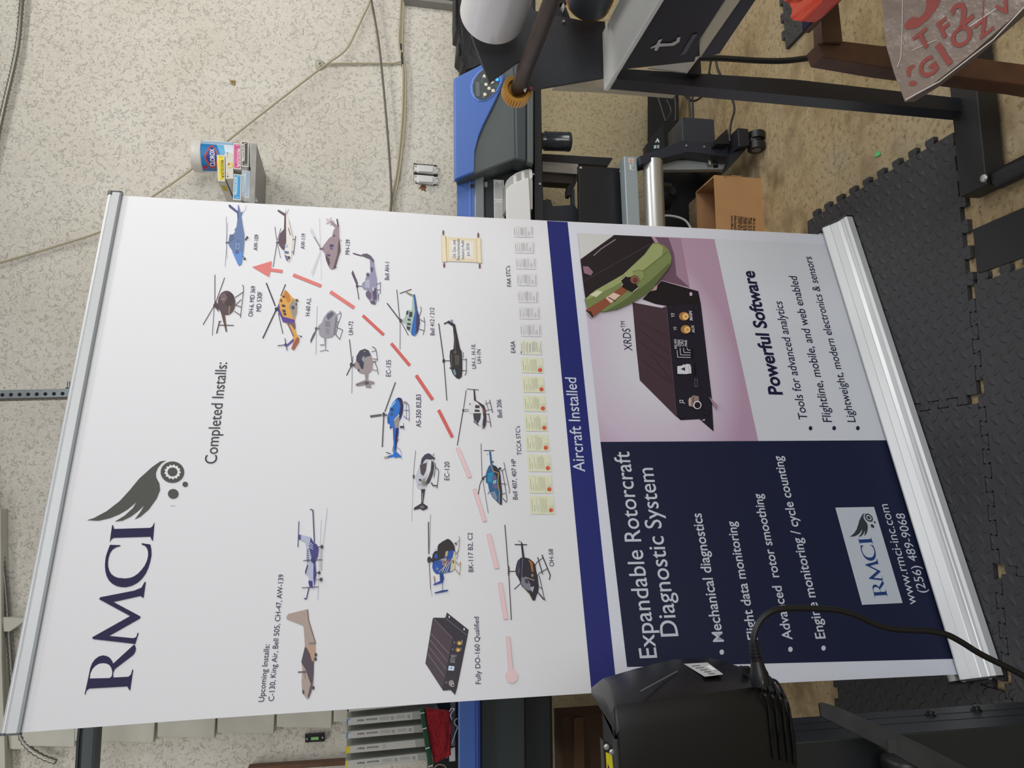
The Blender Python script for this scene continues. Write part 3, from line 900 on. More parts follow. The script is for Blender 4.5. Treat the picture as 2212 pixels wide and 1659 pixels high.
h = bpic('aircraft_picture', 'lilac grey camouflaged gunship picture', ZB_)
h.poly([(132, 428), (121, 458), (165, 562), (180, 545)], '#57495a'); h.line([(170, 575), (188, 692)], 8, '#57495a'); h.line([(170, 572), (220, 572)], 6, '#57495a'); h.line([(134, 278), (215, 301)], 10, '#57495a')
h.poly([(335, 738), (300, 730), (285, 705), (250, 660), (248, 630), (265, 600), (235, 605), (215, 580), (218, 545), (240, 530), (250, 490), (285, 480), (290, 440), (285, 330), (240, 310), (215, 300), (215, 285), (260, 280), (295, 300), (325, 340), (325, 370), (335, 440), (350, 510), (350, 600), (362, 650), (350, 700)], '#8d8ba4')
h.poly([(248, 640), (272, 608), (300, 640), (300, 680), (285, 695), (258, 668)], '#6a5870'); h.poly([(305, 600), (345, 590), (348, 690), (318, 700)], '#544c60'); h.poly([(215, 300), (215, 285), (260, 280), (295, 300), (322, 340), (318, 365), (285, 330), (240, 312)], '#5f5468'); h.poly([(290, 400), (318, 410), (310, 450), (295, 440)], '#5c5064')
h.ell((268, 470), 16, 18, '#5f5668', 16); h.poly([(246, 520), (285, 515), (285, 590), (240, 585)], '#a7a6b8'); h.ell((316, 600), 8, 20, '#c4bab8', 12); h.poly([(285, 710), (330, 700), (335, 738), (300, 730)], '#5a5266')
h.line([(380, 535), (378, 640)], 6, '#5a5264'); h.line([(365, 640), (362, 705)], 5, '#5a5264'); h.line([(345, 553), (380, 545)], 5, '#5a5264'); h.line([(350, 605), (378, 605)], 5, '#5a5264'); h.ell((172, 570), 12, 14, '#4b4050', 12)
put(h)
h = bpic('aircraft_picture', 'pale green and blue helicopter picture', ZB_)
for a, b, w in (((527, 605), (553, 865), 7), ((440, 725), (550, 870), 10), ((558, 890), (556, 1138), 5), ((565, 890), (632, 1014), 6), ((553, 638), (660, 600), 7)): h.line([a, b], w, '#4a4650')
h.poly([(685, 1020), (660, 1010), (650, 985), (615, 960), (612, 930), (600, 905), (580, 895), (575, 880), (600, 850), (620, 785), (660, 790), (668, 660), (608, 632), (612, 620), (665, 645), (690, 645), (695, 700), (710, 780), (730, 840), (735, 900), (720, 980), (705, 1010)], '#a3b5aa')
h.poly([(690, 645), (695, 700), (710, 780), (730, 840), (735, 900), (720, 980), (685, 1020), (660, 1010), (655, 985), (668, 900), (690, 800), (682, 700), (672, 650)], '#2f66ac'); h.poly([(705, 780), (730, 840), (735, 905), (718, 980), (698, 1010), (700, 920), (702, 850)], '#403858')
h.poly([(608, 632), (612, 620), (665, 645), (665, 665)], '#85855e'); h.poly([(684, 645), (690, 645), (712, 780), (700, 785)], '#4a4460')
for q in ([(640, 802), (668, 805), (665, 848), (636, 850)], [(622, 900), (655, 908), (655, 922), (620, 920)], [(616, 930), (650, 940), (640, 972), (616, 952)], [(625, 862), (650, 866), (650, 882), (625, 880)], [(612, 800), (630, 790), (630, 820), (610, 830)]): h.poly(q, '#3b3f4c')
h.line([(742, 755), (748, 790), (730, 838)], 5, DK); h.line([(772, 852), (779, 900), (776, 960), (762, 1008)], 5, DK); h.line([(735, 870), (776, 893)], 5, DK); h.line([(722, 955), (772, 970)], 5, DK); h.ell((562, 880), 14, 16, '#46404a', 14)
put(h)
h = bpic('aircraft_picture', 'long black utility helicopter picture', ZB_)
h.line([(903, 908), (946, 1222)], 9, '#3d3a3e'); h.line([(950, 1258), (976, 1597)], 8, '#3d3a3e'); h.line([(955, 1241), (1008, 1241)], 6, '#3d3a3e'); h.ell((948, 1242), 12, 20, '#35323a', 14)
h.poly([(1085, 1404), (1060, 1395), (1030, 1360), (1015, 1320), (1005, 1260), (1000, 1200), (1005, 1150), (1035, 1135), (1040, 1050), (1030, 935), (975, 895), (990, 880), (1050, 915), (1070, 1010), (1095, 1130), (1110, 1160), (1115, 1250), (1115, 1330), (1110, 1385)], '#323032')
h.poly([(1045, 1190), (1090, 1190), (1085, 1280), (1050, 1280)], '#524c46'); h.poly([(1028, 1325), (1048, 1318), (1060, 1365), (1045, 1372)], '#7593a2'); h.line([(1046, 1000), (1052, 1180)], 5, '#6b5c48'); h.line([(1015, 1180), (1022, 1300)], 6, '#6b6040'); h.poly([(1040, 1150), (1060, 1150), (1060, 1175), (1038, 1175)], '#5c5648')
h.line([(950, 910), (1000, 888)], 12, '#3b383c'); h.ell((1018, 885), 14, 14, '#8d86a0', 14); h.line([(1150, 1218), (1150, 1340), (1138, 1372)], 6, '#3d3a3e'); h.line([(1122, 1165), (1122, 1215)], 5, '#3d3a3e'); h.line([(1112, 1228), (1150, 1232)], 5, DK); h.line([(1115, 1328), (1148, 1330)], 5, DK); h.line([(1008, 1300), (1006, 1312)], 14, DK)
put(h)
h = bpic('aircraft_picture', 'taupe helicopter picture with enclosed tail fan', ZB_)
for a, b, w in (((103, 1050), (126, 1256), 8), ((118, 1290), (77, 1372), 9), ((128, 1290), (124, 1532), 4), ((135, 1200), (128, 1270), 5)): h.line([a, b], w, '#4e4a52')
h.poly([(240, 1133), (275, 1148), (300, 1200), (315, 1250), (310, 1310), (290, 1345), (240, 1360), (195, 1350), (165, 1310), (145, 1300), (138, 1270), (160, 1250), (165, 1200), (195, 1150)], '#95898a')
h.poly([(240, 1133), (275, 1148), (298, 1195), (260, 1205), (215, 1225), (180, 1265), (163, 1235), (168, 1195), (195, 1150)], '#464254'); h.poly([(185, 1235), (235, 1232), (228, 1310), (212, 1318), (190, 1275)], '#3c3a4a'); h.poly([(215, 1215), (235, 1195), (240, 1250), (222, 1250)], '#8a94a4'); h.ell((240, 1157), 5, 5, '#c8b074', 10); h.ell((185, 1325), 10, 12, '#5a5056', 12)
h.poly([(240, 1358), (275, 1350), (268, 1415), (325, 1428), (326, 1448), (295, 1450), (297, 1482), (250, 1480), (245, 1457), (165, 1467), (158, 1448), (245, 1412)], '#8f8586'); h.ell((258, 1440), 22, 16, '#5a5056', 16); h.line([(160, 1458), (245, 1435)], 8, '#6d6468')
h.line([(305, 1113), (335, 1130), (345, 1160), (355, 1242)], 6, '#55505a'); h.line([(300, 1160), (340, 1150)], 5, '#55505a'); h.line([(312, 1222), (355, 1230)], 6, '#55505a'); h.line([(330, 1252), (350, 1300), (362, 1362)], 6, '#55505a'); h.line([(312, 1250), (345, 1245)], 8, '#6a6266'); h.line([(308, 1322), (358, 1330)], 5, '#55505a'); h.ell((120, 1276), 14, 20, '#474350', 14); h.line([(125, 1278), (150, 1278)], 18, '#474350')
put(h)

h = bpic('aircraft_picture', 'bright blue police style helicopter picture', ZC)
for a, b, w in (((397, 30), (275, 370), 15), ((105, 426), (240, 408), 26), ((262, 420), (245, 778), 16), ((288, 840), (345, 858), 10), ((375, 765), (362, 830), 7), ((435, 685), (415, 720), 7)): h.line([a, b], w, '#605c60')
h.line([(415, 785), (450, 805), (465, 850), (466, 922)], 4, '#5a5a70')
h.poly([(435, 205), (465, 215), (480, 245), (490, 300), (485, 370), (465, 440), (440, 480), (435, 545), (435, 620), (415, 720), (405, 830), (455, 875), (465, 897), (400, 900), (390, 914), (385, 890), (275, 912), (262, 893), (370, 865), (375, 800), (372, 640), (368, 550), (335, 565), (328, 545), (340, 525), (303, 500), (303, 440), (312, 400), (325, 370), (335, 320), (370, 260), (410, 215)], '#2f6cbe')
h.poly([(435, 205), (465, 215), (480, 245), (490, 310), (478, 400), (450, 460), (438, 400), (455, 300), (440, 250), (415, 222)], '#2d2b52'); h.poly([(380, 480), (440, 415), (438, 470), (435, 550), (395, 565)], '#958c84'); h.poly([(400, 565), (436, 560), (415, 740), (405, 830), (392, 800), (395, 650)], '#2c2960')
h.poly([(340, 328), (376, 330), (376, 360), (338, 360)], '#2d3f60'); h.poly([(338, 382), (370, 385), (370, 415), (342, 420)], '#41506c'); h.poly([(335, 320), (395, 240), (402, 260), (350, 325)], '#7fb0e0'); h.line([(380, 470), (440, 405)], 10, '#c8c4c4'); h.poly([(262, 893), (310, 880), (310, 902), (275, 912)], '#a8a27c'); h.line([(372, 560), (378, 700)], 10, '#554c58'); h.line([(310, 430), (325, 500)], 8, '#1f4080')
h.line([(528, 262), (552, 300), (556, 400), (556, 480)], 6, '#4a4270'); h.line([(524, 270), (524, 450)], 6, '#4a4270')
for a, b in (((495, 262), (528, 262)), ((495, 352), (556, 356)), ((490, 415), (522, 450)), ((522, 452), (556, 456)), ((490, 500), (496, 580))): h.line([a, b], 6, '#4a4270')
h.line([(450, 548), (495, 545)], 22, '#34304c'); h.ell((505, 262), 14, 14, '#8a8a7a', 14); h.ell((262, 400), 16, 24, '#46424a', 14); h.line([(265, 408), (305, 408)], 14, '#46424a'); h.ell((340, 552), 10, 14, '#3c4a7a', 12)
put(h)
h = bpic('aircraft_picture', 'white and dark brown helicopter picture', ZC)
h.line([(1215, 123), (1185, 332)], 8, '#3f373c'); h.line([(1175, 380), (1112, 760)], 10, '#3f373c'); h.line([(1185, 346), (1248, 346)], 5, DK); h.line([(1185, 364), (1248, 364)], 5, DK); h.line([(1222, 108), (1360, 118)], 7, '#3f373c')
h.poly([(1400, 567), (1385, 535), (1370, 530), (1335, 515), (1300, 480), (1290, 400), (1245, 378), (1245, 300), (1280, 250), (1310, 240), (1298, 115), (1315, 115), (1330, 240), (1380, 270), (1420, 300), (1440, 340), (1450, 440), (1445, 520), (1425, 562)], '#d2d3d2')
h.poly([(1298, 115), (1315, 115), (1330, 240), (1380, 270), (1425, 300), (1440, 345), (1450, 440), (1445, 520), (1428, 560), (1405, 560), (1415, 440), (1400, 330), (1345, 262), (1305, 242)], '#473a42')
h.poly([(1295, 388), (1387, 388), (1380, 455), (1350, 510), (1303, 462)], '#44464c'); h.poly([(1320, 293), (1370, 298), (1370, 330), (1318, 330)], '#473a42'); h.poly([(1314, 345), (1370, 350), (1370, 374), (1312, 372)], '#473a42'); h.line([(1402, 535), (1414, 440)], 7, '#6070a8'); h.poly([(1395, 555), (1430, 545), (1420, 566), (1402, 568)], '#86686a'); h.line([(1405, 335), (1425, 385)], 12, '#9a5a58'); h.ell((1258, 282), 8, 10, '#6a6a66', 12); h.poly([(1300, 470), (1360, 520), (1355, 532), (1298, 485)], '#5a565c')
h.line([(1485, 232), (1522, 382)], 8, '#3f373c'); h.line([(1475, 390), (1503, 548)], 8, '#3f373c')
for a, b in (((1430, 285), (1490, 262)), ((1440, 360), (1510, 345)), ((1445, 402), (1480, 396)), ((1448, 478), (1490, 492)), ((1440, 240), (1475, 355))): h.line([a, b], 6, '#4a4048')
h.ell((1180, 356), 10, 22, '#3f373c', 14)
put(h)
h = bpic('aircraft_picture', 'silver helicopter picture with black tail fan', ZC)
h.line([(630, 820), (605, 1092)], 6, '#62606a'); h.line([(604, 1140), (584, 1640)], 4, '#8d8b92'); h.ell((608, 1120), 13, 26, '#5a5660', 14)
h.poly([(775, 850), (810, 865), (840, 910), (835, 960), (842, 1000), (830, 1080), (815, 1140), (790, 1190), (745, 1215), (735, 1290), (715, 1430), (770, 1465), (765, 1490), (715, 1510), (680, 1490), (612, 1505), (615, 1480), (695, 1430), (695, 1280), (645, 1245), (640, 1200), (622, 1130), (640, 1080), (670, 1010), (690, 930), (730, 870)], '#bdbec8')
h.poly([(775, 850), (810, 865), (842, 912), (800, 928), (760, 918), (735, 932), (705, 985), (690, 970), (700, 910), (735, 868)], '#474152'); h.poly([(680, 985), (762, 960), (748, 1060), (717, 1117), (688, 1085)], '#52484e'); h.poly([(815, 925), (848, 990), (832, 1090), (792, 1190), (750, 1218), (745, 1190), (785, 1110), (805, 1050)], '#433e44'); h.poly([(780, 930), (812, 924), (800, 1050), (775, 1090), (752, 1100), (765, 1000)], '#d2d2d6')
h.poly([(695, 1265), (742, 1265), (738, 1290), (717, 1430), (772, 1465), (765, 1492), (715, 1512), (680, 1492), (610, 1507), (613, 1480), (695, 1430)], '#3b363e'); h.ell((705, 1472), 26, 18, '#6a656c', 18); h.line([(712, 1310), (706, 1410)], 12, '#8d8288')
for i in range(16): h.line([(645 + random.uniform(0, 110), 1120 + random.uniform(0, 120)), (660 + random.uniform(0, 110), 1140 + random.uniform(0, 110))], 4, random.choice(['#77726e', '#98949a', '#a8a080']))
h.ell((680, 1158), 14, 12, '#3f3a40', 12)
h.line([(828, 952), (858, 970), (860, 1010), (842, 1130)], 8, '#4a3f42'); h.line([(862, 1012), (893, 1040), (898, 1075), (878, 1252)], 8, '#433e44'); h.line([(812, 1190), (832, 1225), (878, 1225)], 14, '#433e44'); h.ell((840, 908), 15, 13, '#3a343c', 14); h.line([(825, 890), (845, 855)], 7, '#3a343c')
put(h)
h = bpic('aircraft_picture', 'teal helicopter picture with gold stripe', ZC)
h.line([(1387, 740), (1398, 1120)], 7, '#4a4650'); h.line([(1396, 1155), (1372, 1220), (1355, 1325)], 9, '#3c3640'); h.line([(1408, 1165), (1470, 1542)], 6, '#4a4650'); h.line([(1400, 1140), (1448, 1110)], 15, '#45404a'); h.line([(1418, 818), (1540, 820)], 9, '#4b4a48'); h.line([(1448, 868), (1475, 858)], 4, '#666')  if False else h.line([(1448, 868), (1475, 858)], 4, '#666666')
h.poly([(1600, 1442), (1570, 1410), (1520, 1360), (1490, 1300), (1478, 1270), (1465, 1200), (1443, 1190), (1440, 1110), (1450, 1060), (1475, 1000), (1495, 985), (1480, 830), (1502, 830), (1517, 980), (1560, 1000), (1600, 1050), (1615, 1110), (1620, 1200), (1632, 1300), (1628, 1450)], '#31618c')
h.poly([(1520, 995), (1560, 1000), (1600, 1050), (1620, 1200), (1632, 1300), (1628, 1450), (1602, 1442), (1592, 1300), (1572, 1150), (1540, 1080)], '#33323e'); h.poly([(1465, 1080), (1530, 1070), (1512, 1190), (1465, 1182)], '#2f86a8')
h.line([(1500, 985), (1530, 1060), (1588, 1078), (1580, 1200), (1600, 1300), (1597, 1440)], 9, '#b8965a'); h.poly([(1508, 1118), (1562, 1110), (1562, 1152), (1514, 1162)], '#625f88'); h.poly([(1498, 1300), (1548, 1290), (1575, 1370), (1560, 1395), (1525, 1355)], '#7b8a9c'); h.poly([(1515, 1215), (1560, 1205), (1585, 1260), (1545, 1262)], '#6a6480'); h.poly([(1530, 1165), (1565, 1160), (1560, 1200), (1520, 1205)], '#8fb0b4'); h.line([(1465, 1325), (1490, 1280)], 8, '#4a4a58'); h.ell((1605, 1028), 16, 14, '#2f2b34', 14); h.ell((1523, 950), 10, 10, '#3c3a44', 12)
h.line([(1650, 955), (1718, 1280), (1712, 1315)], 7, DK); h.line([(1632, 1050), (1668, 1250), (1688, 1380), (1678, 1418), (1638, 1370)], 7, DK)
for a, b in (((1612, 1058), (1668, 1030)), ((1622, 1200), (1680, 1210)), ((1632, 1325), (1670, 1310))): h.line([a, b], 7, DK)
h.ell((1410, 1142), 16, 20, '#45404a', 14)
put(h)

h = bpic('aircraft_picture', 'blue and cream helicopter picture with dark canopy', ZD)
h.line([(269, 280), (274, 692)], 17, '#6a6666'); h.line([(297, 188), (281, 665)], 6, '#7d7a7c'); h.line([(280, 815), (298, 1150)], 10, '#6e5a50'); h.line([(297, 1130), (317, 1232)], 5, '#8a8488')
h.poly([(515, 496), (545, 508), (585, 553), (605, 600), (617, 700), (617, 830), (605, 890), (560, 922), (490, 932), (455, 942), (440, 962), (415, 946), (370, 946), (335, 910), (318, 860), (325, 800), (308, 790), (318, 740), (325, 690), (350, 655), (385, 650), (385, 600), (400, 568), (450, 530)], '#2f519e')
h.poly([(515, 496), (545, 508), (585, 553), (607, 602), (607, 650), (560, 640), (500, 672), (470, 742), (420, 762), (330, 792), (312, 762), (325, 690), (350, 655), (385, 650), (385, 600), (400, 568), (450, 530)], '#343032'); h.poly([(355, 690), (385, 695), (378, 758), (345, 735)], '#2c57b4')
h.poly([(598, 650), (617, 700), (617, 830), (602, 890), (545, 922), (560, 820), (582, 720)], '#cbc09c'); h.poly([(490, 660), (520, 650), (515, 710), (480, 735)], '#b9a982'); h.poly([(440, 750), (505, 742), (500, 860), (445, 830)], '#948480'); h.line([(450, 800), (500, 800)], 18, '#7d5a58'); h.line([(415, 770), (500, 755)], 8, '#a8b0b8'); h.line([(500, 800), (540, 760)], 10, '#b85a68')
for a, b in (((402, 922), (480, 852)), ((440, 928), (512, 790)), ((470, 930), (535, 790)), ((500, 930), (572, 745))): h.line([a, b], 7, '#d0c8a8')
h.poly([(355, 820), (372, 820), (400, 880), (385, 930), (350, 900)], '#2a60b8'); h.ell((385, 880), 12, 16, '#a88a80', 14); h.line([(585, 770), (590, 810)], 14, '#4a3f3a')
h.poly([(413, 946), (457, 940), (470, 1000), (455, 1062), (418, 1040)], '#2a3c80'); h.poly([(428, 1032), (328, 1080), (342, 1092), (445, 1062)], '#2f4a98'); h.line([(345, 975), (355, 1068)], 10, '#4a3f50'); h.line([(340, 975), (346, 1010)], 16, '#b98a58'); h.line([(448, 1060), (450, 1160)], 7, '#5a5a78'); h.poly([(348, 1200), (352, 1182), (445, 1155), (520, 1148), (522, 1166), (450, 1182)], '#2f4484')
h.line([(660, 465), (670, 500), (660, 620), (640, 690)], 8, '#8a7a5c'); h.line([(605, 580), (662, 515)], 7, '#7a6a54'); h.line([(612, 700), (660, 640)], 6, '#5a4f48'); h.line([(668, 788), (684, 800), (668, 962)], 8, '#a08c68'); h.line([(615, 780), (660, 835), (682, 805)], 8, '#8a7a5c'); h.line([(612, 880), (668, 955)], 8, '#8a7a5c'); h.line([(630, 685), (648, 715), (630, 755)], 5, '#4f4a48'); h.line([(605, 545), (635, 570)], 14, '#4a4448')
h.ell((280, 765), 26, 42, '#3e3a3e', 18); h.line([(290, 765), (330, 765)], 40, '#3a3638'); h.line([(345, 625), (385, 640)], 4, '#777777')
put(h)
h = bpic('aircraft_picture', 'black scout helicopter picture with orange stripe', ZD)
h.line([(1248, 318), (1290, 862)], 12, '#4a4044'); h.line([(1298, 955), (1331, 1535)], 12, '#4f4038'); h.line([(1300, 913), (1392, 913)], 11, '#45393c'); h.ell((1297, 910), 12, 70, '#45393c', 16)
h.line([(1374, 570), (1532, 573)], 13, '#35303a'); h.line([(1418, 520), (1468, 546)], 7, '#5a5248'); h.line([(1368, 1143), (1452, 1065)], 11, '#35303a')
h.poly([(1610, 1288), (1595, 1270), (1565, 1200), (1510, 1150), (1470, 1110), (1448, 1070), (1440, 1045), (1415, 990), (1390, 955), (1383, 900), (1395, 830), (1410, 780), (1450, 740), (1470, 735), (1452, 560), (1460, 538), (1475, 560), (1500, 735), (1560, 750), (1610, 790), (1638, 830), (1648, 900), (1668, 980), (1683, 1100), (1678, 1170), (1650, 1230), (1635, 1285)], '#302b36')
h.poly([(1470, 985), (1530, 1000), (1575, 1080), (1585, 1165), (1540, 1155), (1480, 1110), (1452, 1065)], '#7d7a86'); h.poly([(1500, 1010), (1535, 1015), (1550, 1070), (1510, 1060)], '#3c3648'); h.poly([(1572, 1120), (1622, 1105), (1602, 1185)], '#a9aec4'); h.poly([(1545, 758), (1602, 800), (1616, 920), (1592, 920), (1572, 820)], '#a06a34'); h.line([(1475, 742), (1458, 1050)], 7, '#74748e'); h.line([(1485, 1120), (1560, 1200), (1602, 1282)], 6, '#a09458'); h.poly([(1405, 800), (1440, 760), (1448, 900), (1420, 985), (1392, 940)], '#453f52'); h.ell((1600, 965), 16, 20, '#8a8474', 14); h.line([(1505, 985), (1625, 1030)], 8, '#b0a890'); h.line([(1430, 880), (1425, 930)], 14, '#6a5a54')
h.line([(1722, 700), (1830, 965), (1815, 1020)], 13, '#3a3438'); h.line([(1668, 732), (1732, 950)], 12, '#3a3438'); h.line([(1638, 835), (1655, 800), (1740, 735)], 10, '#3a3438'); h.line([(1668, 972), (1690, 935), (1790, 880)], 10, '#3a3438'); h.line([(1688, 972), (1720, 1110), (1750, 1250), (1766, 1288)], 9, '#3a3438'); h.line([(1682, 1108), (1732, 1142)], 8, '#3a3438'); h.line([(1675, 1185), (1748, 1275)], 14, '#3a3438')
put(h)

h = bpic('aircraft_picture', 'brown four engine transport plane picture', ZE)
h.poly([(430, 850), (437, 930), (460, 1000), (490, 1105), (490, 1180), (478, 1250), (475, 1400), (460, 1470), (440, 1515), (428, 1523), (412, 1505), (390, 1475), (385, 1400), (390, 1290), (383, 1240), (400, 1170), (410, 1120), (400, 980), (390, 970), (275, 925), (272, 905), (285, 885)], '#a8978e')
h.poly([(412, 1130), (435, 1150), (460, 1210), (478, 1240), (476, 1330), (466, 1425), (450, 1400), (415, 1300), (390, 1260), (383, 1240), (400, 1170)], '#524850'); h.poly([(432, 1125), (482, 1120), (484, 1200), (466, 1247), (448, 1185), (425, 1140)], '#b3947a'); h.line([(443, 1105), (487, 1105)], 18, '#8a7a72'); h.line([(430, 852), (437, 930), (490, 1105)], 7, '#6a5c5c'); h.poly([(440, 1515), (462, 1450), (470, 1380), (450, 1420), (430, 1500)], '#5f545c')
h.poly([(389, 1452), (405, 1458), (406, 1488), (392, 1478)], '#4c4450'); h.line([(410, 1335), (413, 1370)], 4, '#a06060')
for c_ in ((492, 1190), (489, 1222), (473, 1437)): h.ell(c_, 10, 14, '#4a4044', 14)
h.line([(358, 1320), (402, 1318)], 9, '#5a4648'); h.ell((408, 1319), 10, 10, '#6a5558', 12)
put(h)
h = bpic('aircraft_picture', 'white and purple propeller plane picture', ZE)
h.line([(577, 95), (545, 370)], 5, '#b4b4ba'); h.line([(532, 180), (505, 780)], 5, '#b9b9be'); h.line([(535, 380), (530, 560)], 14, '#b2aeb2')
h.line([(470, 112), (481, 350)], 10, '#5a5672'); h.line([(448, 103), (473, 112)], 8, '#5a5672'); h.line([(440, 690), (421, 775), (403, 768)], 9, '#54507a'); h.line([(365, 198), (358, 386)], 7, '#56547a'); h.ell((366, 195), 3, 4, '#56547a', 8)
h.poly([(480, 682), (465, 690), (450, 650), (430, 590), (412, 590), (410, 565), (425, 520), (420, 470), (422, 400), (413, 350), (378, 330), (362, 330), (362, 292), (380, 295), (450, 310), (470, 345), (500, 370), (512, 400), (505, 450), (490, 500), (495, 580), (490, 650)], '#aeb3c8')
h.poly([(455, 312), (470, 345), (502, 370), (514, 400), (508, 455), (488, 500), (496, 590), (482, 680), (472, 620), (474, 520), (455, 450), (438, 380), (445, 350)], '#45447c'); h.poly([(362, 292), (380, 295), (380, 330), (360, 330)], '#4f4e80')
for k in range(7): h.line([(424, 405 + 14 * k), (440, 409 + 14 * k)], 5, '#4a4656')
for k in range(3): h.line([(440, 345 + 18 * k), (470, 372 + 16 * k)], 4, '#d8dae6')
h.poly([(425, 518), (434, 522), (428, 545), (415, 590), (410, 575)], '#4f4c60'); h.poly([(437, 635), (466, 640), (468, 690), (448, 690), (437, 655)], '#3c3a78'); h.line([(397, 487), (540, 480)], 6, '#5a5868'); h.line([(387, 690), (513, 683)], 6, '#5a5868'); h.poly([(455, 470), (480, 470), (480, 500), (458, 500)], '#3c3a70')
for c_, r in (((537, 383), 12), ((517, 577), 11), ((530, 628), 13)): h.ell(c_, r, r * 1.1, '#48444e', 14)
h.line([(500, 385), (530, 383)], 6, '#55515c'); h.line([(490, 577), (512, 577)], 6, '#55515c'); h.line([(485, 628), (525, 628)], 6, '#8a8894')
put(h)

# ---- the small boxed instrument
h = bpic('instrument_picture', 'small dark finned electronics box picture', ZG)
h.poly([(470, 237), (810, 508), (795, 600), (628, 1430), (598, 1522), (530, 1447), (412, 1456), (136, 1030), (250, 335), (270, 318), (440, 322), (455, 300)], '#36313a')
h.poly([(262, 335), (560, 642), (402, 1440), (138, 1030)], '#4c4148'); h.line([(272, 338), (560, 642)], 9, '#746a72'); h.line([(455, 332), (782, 592)], 6, '#837c84')
for a, b in (((225, 570), (505, 882)), ((205, 662), (480, 1002)), ((190, 772), (460, 1122)), ((175, 882), (436, 1242))): h.line([a, b], 6, '#92888e'); 
h.ell((508, 308), 10, 18, '#d8dae0', 16); h.ell((740, 500), 12, 18, '#d8dae0', 16)
for c_ in ((660, 715), (640, 820)): h.ell(c_, 34, 36, '#9a7430', 20); h.ell((c_[0] + 8, c_[1] + 4), 22, 24, '#dcb964', 18)
h.ell((540, 1340), 42, 50, '#928c86', 22); h.ell((562, 1370), 26, 28, '#c8c4be', 18); h.ell((564, 1371), 17, 19, '#35303a', 16)
h.poly([(500, 1068), (590, 1078), (580, 1146), (490, 1140)], '#c6d8ea'); h.poly([(525, 1105), (550, 1092), (548, 1120)], '#26304a')
for k in range(4): h.line([(600 - 0, 1022 - 0), (530 + 24 * k, 1018 - 16 * k)] if False else [(598, 1022 - 18 * k), (528 + 22 * k, 1014 - 18 * k), (536 + 22 * k, 965 - 4 * k)], 5, '#c8c4c8')
put(h)
for s, a, b in (('Y3', (598, 720), (598, 692)), ('Y2', (575, 828), (573, 802)), ('MAIN', (712, 738), (718, 672)), ('AUX', (690, 838), (695, 785)), ('J2', (470, 1340), (470, 1318)), ('WLAN', (551, 965), (551, 895)), ('DISK', (575, 945), (575, 895)), ('CPU', (597, 940), (597, 898)), ('PWR', (620, 935), (620, 897))):
    text(s, BS, a, b, '#d0ccd0', sheet, ZG, .0021)

# ---- the scroll
h = bpic('scroll_picture', 'parchment scroll picture with brown rods', ZN)
for c_ in ((382, 312), (1425, 385), (408, 1285), (1470, 1312)): h.ell(c_, 31, 74, '#664a4c', 20); h.ell((c_[0] + 6, c_[1]), 10, 45, '#8d6c6c', 14)
h.poly([(470, 433), (1375, 490), (1395, 1197), (485, 1167)], '#d9cbae'); h.poly([(560, 520), (1290, 560), (1310, 1110), (570, 1085)], '#dcd6c8'); h.poly([(640, 600), (1220, 640), (1230, 1040), (650, 1010)], '#dddcd8')
h.poly([(320, 393), (440, 393), (462, 435), (492, 1160), (468, 1190), (342, 1190), (328, 600)], '#b29a7c'); h.poly([(330, 400), (432, 400), (450, 600), (478, 1180), (350, 1182), (338, 600)], '#dfd2b4')
h.poly([(1372, 470), (1500, 468), (1505, 800), (1532, 1222), (1420, 1225), (1390, 1190)], '#b29a7c'); h.poly([(1382, 478), (1490, 476), (1496, 800), (1518, 1214), (1424, 1216), (1402, 1180)], '#dfd2b4')
put(h)
for s, a, b in (('Oil, Gas, and', (757, 1082), (745, 537)), ('Petrochemicals', (882, 1132), (868, 497)), ('Industry Audit', (1010, 1105), (995, 540)), ('Jun 2018', (1168, 1020), (1158, 640))):
    text(s, BS, a, b, '#55557c', sheet, ZN, .0021)

# ---- two rows of tiny certificates
random.seed(3)


def cert(q, c, paper, inkc, rows, seal=None, blue=False):
    p = bpic('certificate_picture', None, c)
    if paper: p.poly(q, paper)
    a, b, d, e = [Vector((*v, 0)) for v in q]

    def uv(u, v): x = (a.lerp(b, u)).lerp(e.lerp(d, u), v); return (x.x, x.y)
    for r in rows:
        s = random.uniform(.06, .2); f = random.uniform(.75, .95)
        if r[1] == 'w': s, f = .22, .85
        if r[1] == 's': s, f = .5, .85
        p.line([uv(r[0], s), uv(r[0], f)], r[2], inkc)
    if blue: p.line([uv(.06, .8), uv(.06, .95)], 12, '#4a7cc0')
    if seal: p.ell(seal, 19, 19, '#d2553c', 20)
    put(p)


L1 = [(.06, 'w', 7), (.16, 'n', 3), (.22, 's', 3), (.27, 'n', 3), (.36, 'n', 4), (.42, 'n', 5), (.47, 'n', 5), (.52, 'n', 4), (.6, 'n', 3), (.66, 'n', 4), (.75, 's', 3), (.82, 's', 6), (.95, 'n', 5)]
for x0, y0, x1, y1 in ((250, 95, 470, 220), (262, 270, 485, 400), (275, 448, 500, 578), (287, 628, 513, 765), (298, 818, 527, 952), (312, 1000, 545, 1138), (325, 1190, 560, 1333)):
    cert([(x0, y0 - 2), (x1, y0 - 2), (x1, y1), (x0 + 8, y1 - 4)], ZH, '#d5d4d6', '#9d979c', L1)
cert([(320, 1375), (560, 1372), (572, 1535), (328, 1530)], ZH, '#d8d9c8', '#8a8684', [(.1, 'w', 6), (.2, 'n', 5), (.3, 'w', 4), (.36, 'n', 5), (.45, 'w', 4), (.5, 'w', 5), (.6, 'n', 5), (.66, 'n', 5), (.72, 'n', 4), (.8, 'n', 5), (.9, 's', 4), (.97, 'n', 3)], blue=True)
